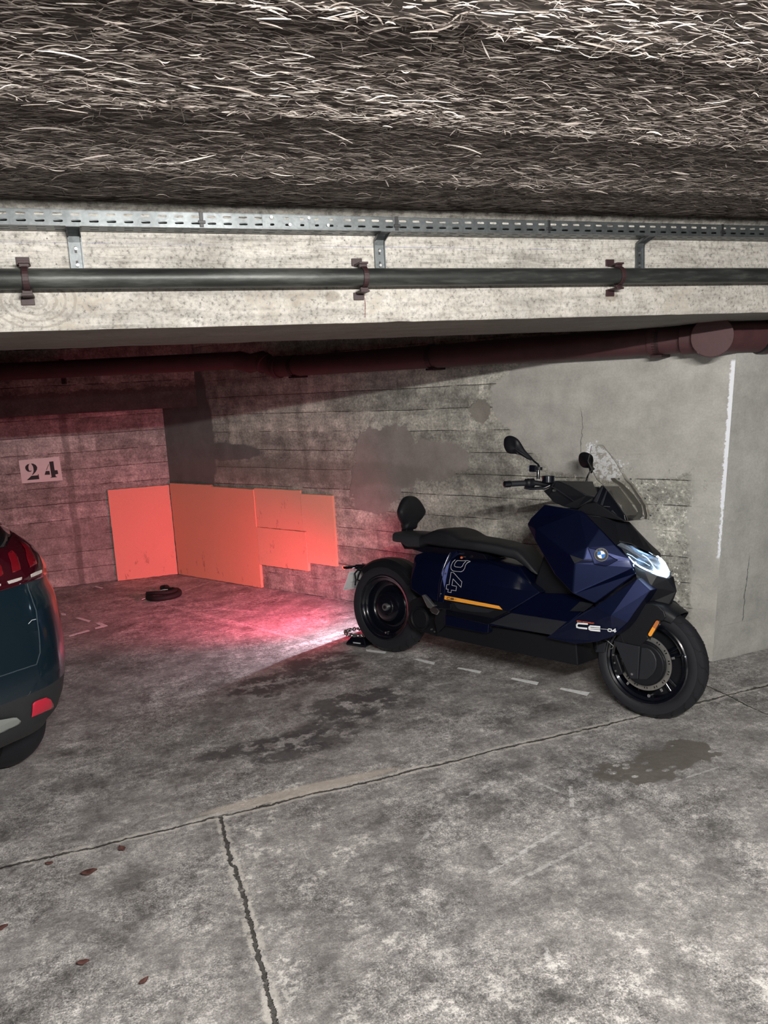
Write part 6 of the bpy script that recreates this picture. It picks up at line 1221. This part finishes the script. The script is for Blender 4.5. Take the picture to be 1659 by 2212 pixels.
for P in [(4, 6, [(0.131,0.267,0.987), (0.132,0.266,0.986), (0.132,0.266,0.986), (0.132,0.265,0.986), (0.132,0.265,0.986), (0.133,0.264,0.986), (0.106,0.307,0.989), (0.109,0.300,0.987), (0.112,0.293,0.985), (0.115,0.285,0.980), (0.122,0.274,0.977), (0.129,0.265,0.974), (0.093,0.333,0.987), (0.095,0.327,0.985), (0.096,0.320,0.981), (0.099,0.313,0.979), (0.103,0.305,0.977), (0.106,0.298,0.975), (0.089,0.335,0.975), (0.089,0.334,0.975), (0.089,0.334,0.975), (0.090,0.333,0.975), (0.090,0.333,0.975), (0.090,0.333,0.975)]), (4, 6, [(0.080,0.378,0.988), (0.080,0.377,0.988), (0.080,0.377,0.988), (0.080,0.376,0.988), (0.080,0.376,0.987), (0.080,0.375,0.987), (0.074,0.414,0.988), (0.074,0.408,0.987), (0.074,0.401,0.985), (0.074,0.395,0.982), (0.074,0.388,0.980), (0.076,0.380,0.978), (0.071,0.441,0.987), (0.070,0.434,0.985), (0.069,0.427,0.981), (0.070,0.419,0.980), (0.071,0.412,0.978), (0.071,0.405,0.976), (0.068,0.437,0.976), (0.068,0.437,0.976), (0.068,0.436,0.975), (0.068,0.436,0.975), (0.068,0.435,0.975), (0.068,0.435,0.975)]), (4, 6, [(0.069,0.469,0.984), (0.069,0.468,0.984), (0.069,0.468,0.984), (0.069,0.467,0.984), (0.069,0.467,0.984), (0.069,0.467,0.984), (0.067,0.491,0.984), (0.067,0.487,0.981), (0.067,0.482,0.979), (0.067,0.478,0.978), (0.067,0.473,0.977), (0.067,0.468,0.976), (0.065,0.506,0.979), (0.065,0.501,0.978), (0.065,0.497,0.977), (0.065,0.492,0.976), (0.066,0.487,0.974), (0.066,0.483,0.973), (0.064,0.505,0.973), (0.064,0.504,0.973), (0.064,0.504,0.973), (0.064,0.504,0.972), (0.064,0.503,0.972), (0.064,0.503,0.972)])]: patch('reverse_light', P, m_rev)
patch('reflector', (10, 10, [(0.042,0.366,0.485), (0.042,0.366,0.484), (0.043,0.365,0.484), (0.043,0.365,0.484), (0.043,0.364,0.484), (0.043,0.363,0.483), (0.044,0.363,0.483), (0.044,0.362,0.483), (0.044,0.362,0.483), (0.044,0.361,0.482), (0.033,0.399,0.489), (0.035,0.392,0.487), (0.037,0.386,0.484), (0.040,0.380,0.481), (0.042,0.373,0.478), (0.045,0.367,0.475), (0.047,0.360,0.472), (0.051,0.353,0.469), (0.055,0.345,0.465), (0.059,0.338,0.461), (0.031,0.419,0.488), (0.033,0.410,0.485), (0.035,0.401,0.481), (0.038,0.392,0.477), (0.041,0.383,0.473), (0.045,0.373,0.468), (0.049,0.364,0.464), (0.053,0.353,0.459), (0.059,0.343,0.454), (0.065,0.332,0.448), (0.031,0.427,0.483), (0.034,0.417,0.478), (0.036,0.407,0.474), (0.039,0.397,0.469), (0.043,0.385,0.464), (0.047,0.374,0.459), (0.052,0.363,0.454), (0.059,0.350,0.447), (0.068,0.336,0.439), (0.080,0.320,0.431), (0.034,0.428,0.473), (0.036,0.417,0.469), (0.039,0.407,0.464), (0.042,0.396,0.459), (0.046,0.384,0.454), (0.051,0.372,0.447), (0.058,0.359,0.441), (0.067,0.345,0.433), (0.077,0.329,0.425), (0.093,0.312,0.415), (0.036,0.428,0.464), (0.039,0.418,0.459), (0.041,0.408,0.455), (0.044,0.398,0.450), (0.049,0.386,0.444), (0.055,0.374,0.438), (0.061,0.362,0.432), (0.070,0.348,0.425), (0.080,0.334,0.417), (0.094,0.317,0.407), (0.038,0.429,0.454), (0.040,0.422,0.451), (0.043,0.414,0.447), (0.046,0.406,0.443), (0.048,0.398,0.439), (0.053,0.388,0.435), (0.057,0.379,0.430), (0.062,0.370,0.426), (0.067,0.361,0.421), (0.074,0.350,0.415), (0.042,0.429,0.444), (0.044,0.424,0.441), (0.046,0.418,0.439), (0.048,0.413,0.436), (0.050,0.408,0.434), (0.051,0.402,0.431), (0.054,0.396,0.428), (0.057,0.390,0.425), (0.060,0.384,0.422), (0.063,0.378,0.419), (0.047,0.429,0.433), (0.048,0.426,0.432), (0.049,0.423,0.431), (0.050,0.420,0.429), (0.051,0.417,0.428), (0.052,0.415,0.427), (0.053,0.412,0.425), (0.054,0.409,0.424), (0.055,0.406,0.423), (0.056,0.404,0.421), (0.052,0.428,0.423), (0.052,0.428,0.423), (0.052,0.428,0.423), (0.052,0.427,0.423), (0.052,0.427,0.422), (0.052,0.427,0.422), (0.052,0.427,0.422), (0.052,0.427,0.422), (0.052,0.427,0.422), (0.052,0.426,0.422)]), m_refl)
patch('skid_plate', (10, 14, [(0.024,0.513,0.460), (0.024,0.511,0.460), (0.024,0.510,0.459), (0.024,0.509,0.459), (0.025,0.508,0.458), (0.025,0.507,0.458), (0.025,0.506,0.457), (0.025,0.505,0.457), (0.026,0.504,0.456), (0.026,0.502,0.456), (0.026,0.501,0.455), (0.026,0.500,0.455), (0.027,0.499,0.454), (0.027,0.498,0.454), (0.014,0.573,0.476), (0.015,0.566,0.472), (0.017,0.559,0.469), (0.018,0.552,0.466), (0.020,0.545,0.463), (0.021,0.538,0.460), (0.023,0.531,0.457), (0.024,0.524,0.453), (0.026,0.517,0.450), (0.028,0.510,0.445), (0.030,0.502,0.442), (0.033,0.494,0.438), (0.035,0.488,0.434), (0.036,0.480,0.431), (0.009,0.615,0.483), (0.011,0.605,0.478), (0.013,0.595,0.474), (0.015,0.585,0.469), (0.017,0.576,0.465), (0.019,0.566,0.460), (0.021,0.556,0.456), (0.023,0.545,0.451), (0.026,0.535,0.445), (0.029,0.524,0.440), (0.032,0.513,0.434), (0.036,0.502,0.429), (0.039,0.492,0.424), (0.042,0.481,0.419), (0.005,0.653,0.488), (0.007,0.642,0.483), (0.009,0.631,0.478), (0.011,0.620,0.473), (0.013,0.608,0.468), (0.015,0.597,0.463), (0.018,0.585,0.458), (0.020,0.574,0.452), (0.023,0.562,0.445), (0.027,0.550,0.439), (0.031,0.537,0.433), (0.035,0.525,0.427), (0.039,0.512,0.421), (0.043,0.499,0.415), (0.002,0.689,0.493), (0.004,0.678,0.488), (0.006,0.666,0.483), (0.008,0.655,0.477), (0.010,0.643,0.472), (0.012,0.631,0.467), (0.014,0.619,0.461), (0.016,0.607,0.456), (0.019,0.594,0.450), (0.023,0.582,0.442), (0.026,0.569,0.436), (0.030,0.555,0.429), (0.035,0.542,0.423), (0.039,0.528,0.416), (0.004,0.691,0.482), (0.006,0.681,0.478), (0.008,0.670,0.473), (0.010,0.660,0.468), (0.012,0.650,0.463), (0.013,0.639,0.459), (0.015,0.628,0.454), (0.017,0.618,0.449), (0.021,0.606,0.442), (0.024,0.595,0.436), (0.028,0.583,0.430), (0.031,0.572,0.425), (0.035,0.560,0.419), (0.038,0.548,0.413), (0.007,0.691,0.471), (0.008,0.683,0.467), (0.010,0.674,0.463), (0.012,0.666,0.459), (0.013,0.657,0.455), (0.015,0.649,0.451), (0.016,0.640,0.447), (0.019,0.631,0.441), (0.022,0.622,0.437), (0.025,0.612,0.432), (0.027,0.603,0.428), (0.030,0.594,0.423), (0.033,0.584,0.418), (0.036,0.574,0.414), (0.010,0.692,0.460), (0.011,0.686,0.457), (0.012,0.680,0.454), (0.013,0.673,0.451), (0.014,0.667,0.448), (0.016,0.661,0.444), (0.018,0.655,0.440), (0.020,0.648,0.437), (0.022,0.642,0.434), (0.023,0.635,0.431), (0.025,0.628,0.428), (0.027,0.622,0.424), (0.029,0.615,0.421), (0.031,0.608,0.418), (0.013,0.692,0.448), (0.014,0.688,0.445), (0.015,0.685,0.443), (0.016,0.680,0.441), (0.017,0.677,0.439), (0.018,0.673,0.437), (0.019,0.669,0.435), (0.021,0.665,0.433), (0.022,0.661,0.431), (0.023,0.657,0.429), (0.024,0.653,0.427), (0.025,0.649,0.425), (0.026,0.645,0.423), (0.027,0.641,0.421), (0.019,0.691,0.434), (0.019,0.691,0.434), (0.019,0.691,0.434), (0.019,0.691,0.434), (0.019,0.691,0.434), (0.019,0.690,0.434), (0.019,0.690,0.434), (0.019,0.690,0.433), (0.019,0.690,0.433), (0.019,0.690,0.433), (0.019,0.689,0.433), (0.019,0.689,0.433), (0.019,0.689,0.433), (0.019,0.689,0.433)]), m_silver)
MB().tube([(0.085,0.357,0.955), (0.084,0.357,0.948), (0.082,0.357,0.940), (0.081,0.357,0.932), (0.078,0.354,0.915), (0.076,0.351,0.897), (0.074,0.349,0.879), (0.073,0.347,0.867), (0.072,0.345,0.855), (0.070,0.343,0.843), (0.068,0.344,0.827), (0.067,0.345,0.811), (0.065,0.346,0.794), (0.063,0.347,0.776), (0.061,0.348,0.758), (0.059,0.350,0.739), (0.055,0.353,0.717), (0.052,0.357,0.695), (0.048,0.361,0.673), (0.043,0.371,0.660), (0.040,0.379,0.647), (0.036,0.388,0.634), (0.033,0.417,0.636), (0.032,0.443,0.636), (0.031,0.469,0.637), (0.030,0.493,0.637), (0.027,0.516,0.638), (0.025,0.539,0.639), (0.023,0.568,0.640), (0.021,0.598,0.641), (0.019,0.626,0.642)], .0022, 6).make('tailgate_seam', simple('seam_edge', (0.05, 0.07, 0.085), 0.3, 0.1), car, smooth=True)
MB().tube([(0.021,0.467,0.527), (0.021,0.459,0.527), (0.022,0.451,0.526), (0.021,0.444,0.529), (0.021,0.438,0.532), (0.022,0.435,0.536), (0.022,0.432,0.540)], .0012, 6).make('tow_cap', m_grey, car, smooth=True)
MB().tube([(0.058,0.387,0.800), (0.060,0.378,0.805), (0.061,0.370,0.810), (0.063,0.361,0.809), (0.065,0.351,0.808)], .0011, 6).make('paint_scratch', m_wht, car, smooth=True)
for (x, y, fr_) in ((.66, .30, 0), (.66, 1.45, 0), (3.24, .30, 1), (3.24, 1.45, 1)):
    e = empty('wheel', (x, y, .318), parent=car)
    s = -1 if y < .8 else 1
    MB().lathe(tyre_prof(.318, .205, .215), n=64).make('tyre', m_rub, e, smooth=True)
    MB().lathe([(s * .02, 0), (s * .05, .05), (s * .03, .12), (s * .08, .21), (s * .09, .222), (s * -.09, .222), (s * -.09, 0)], n=48, closed=False).make('rim', m_alu, e, smooth=True)

# ================================================================ SMALL THINGS ON THE FLOOR
# black sleeved chain lock lying in a loop
lk = empty('chain_lock', (*(-1.8970, 6.1996), 0)); tag(lk, 'black fabric covered chain lock coiled on the floor in front of the pink panel', 'lock')
m_sleeve = simple('black_sleeve', (0.006, 0.005, 0.006), 0.75, 0.3, 60, 0.5)
def bez(P, k=6):
    P = [Vector(p) for p in P]; o = []
    for i in range(len(P) - 1):
        a, b, c, d = P[max(i - 1, 0)], P[i], P[i + 1], P[min(i + 2, len(P) - 1)]
        for j in range(k):
            t = j / k; o.append(0.5 * ((2 * b) + (c - a) * t + (2 * a - 5 * b + 4 * c - d) * t * t + (3 * b - a - 3 * c + d) * t ** 3))
    return o + [P[-1]]
L = [(-.115, -.05, .022), (-.03, -.11, .024), (.08, -.085, .024), (.135, .0, .024), (.10, .10, .03), (.02, .12, .035), (-.02, .19, .04), (-.07, .20, .03)]
MB().tube(bez(L), [.020] + [.023] * (len(bez(L)) - 2) + [.020], 12).make('sleeve', m_sleeve, lk, smooth=True)
L = [(-.12, -.03, .05), (-.04, -.06, .058), (.05, -.045, .052), (.105, .02, .05), (.07, .06, .055)]
MB().tube(bez(L), .018, 12).make('sleeve', m_sleeve, lk, smooth=True)
MB().tube([(-.10, -.05, .028), (-.155, -.085, .016)], .009, 10).make('lock_pin', m_chrome, lk, smooth=True)
MB().tube([(.0, -.06, .078), (.03, -.052, .082), (.06, -.04, .078)], .004, 8).make('sleeve_highlight', m_chrome, lk, smooth=True)  # bright steel sliver put in as a highlight on the sleeve
# disc lock case and chain by the rear wheel
fx, fy = (-0.2034, 4.7632)
an = empty('ground_lock', (fx, fy, 0), (0, 0, -PSI + .25)); tag(an, 'black lock box with a steel chain heaped on it, behind the rear scooter wheel', 'lock')
MB().loft([[(-.075, -.050, 0), (.070, -.058, 0), (.078, .045, 0), (-.070, .050, 0)], [(-.080, -.052, .012), (.076, -.060, .012), (.083, .048, .012), (-.074, .052, .012)], [(-.045, -.035, .058), (.055, -.042, .062), (.060, .030, .062), (-.040, .036, .058)]]).make('lock_body', m_gloss, an, bevel=.005)
MB().box(-.02, .035, -.0565, -.0545, .022, .030).make('mark', m_line, an)
def link(c, ang, tilt, r=.0035, a=.016, b=.010):
    pts = []; 
    for k in range(17):
        q = 2 * PI * k / 16; p = Vector((a * math.cos(q), b * math.sin(q), 0)); p.rotate(Matrix.Rotation(tilt, 3, 'X')); p.rotate(Matrix.Rotation(ang, 3, 'Z')); pts.append(Vector(c) + p)
    return pts
m_chain = simple('chain_steel', (0.32, 0.30, 0.31), 0.3, 0.2, Metallic=0.9)
chain_pts = bez([(.03, -.03, .070), (-.03, -.045, .072), (-.085, -.03, .070), (-.10, .02, .075), (-.05, .05, .082), (.02, .03, .086), (.05, .0, .11), (.055, .01, .15)], 4)
for i, p in enumerate(chain_pts): MB().tube(link(p, i * .35 + 2.6, (i % 2) * 1.35), .0036, 8).make('chain_link', m_chain, an, smooth=True)
# dead leaves and crumbs
m_leaf = simple('dead_leaf', (0.10, 0.04, 0.034), 0.8, 0.35, 60, 0.4)
def leaf(x, y, size, ang, lab):
    V = []; F = []; n = 9
    for i in range(n):
        t = i / (n - 1); w = size * .32 * math.sin(PI * min(1, t * 1.02 + .02)) ** .8
        for j, s in enumerate((-1, 0, 1)): V.append((size * (t - .5), s * w, .003 + (.006 if s else .0) + .010 * abs(t - .5)))
    for i in range(n - 1):
        for j in range(2): a = i * 3 + j; F.append((a, a + 1, a + 4, a + 3))
    o = ob('dead_leaf', V, F, m_leaf, smooth=True); q = o.modifiers.new('thick', 'SOLIDIFY'); q.thickness = .0008
    o.location = (x, y, 0.001); o.rotation_euler = (0, 0, ang); tag(o, lab, 'leaf', 'dead leaves on the floor')
leaf(*(-1.1202, 2.4669), .055, .4, 'largest reddish brown leaf, on the bare slab left of the short joint')
leaf(*(-1.0468, 2.5994), .040, 2.4, 'brown leaf just below the long floor joint at the left')
leaf(*(-0.9735, 2.0268), .036, .3, 'small dark curled leaf low on the left slab')
leaf(*(-0.7642, 1.9407), .030, .9, 'small reddish leaf nearest the short floor joint')
leaf(*(-1.3019, 2.1991), .040, .6, 'dark leaf cut by the left edge of the photo')
leaf(*(-1.2902, 2.5322), .028, .2, 'thin brown leaf beside the long joint, left of the larger leaf')
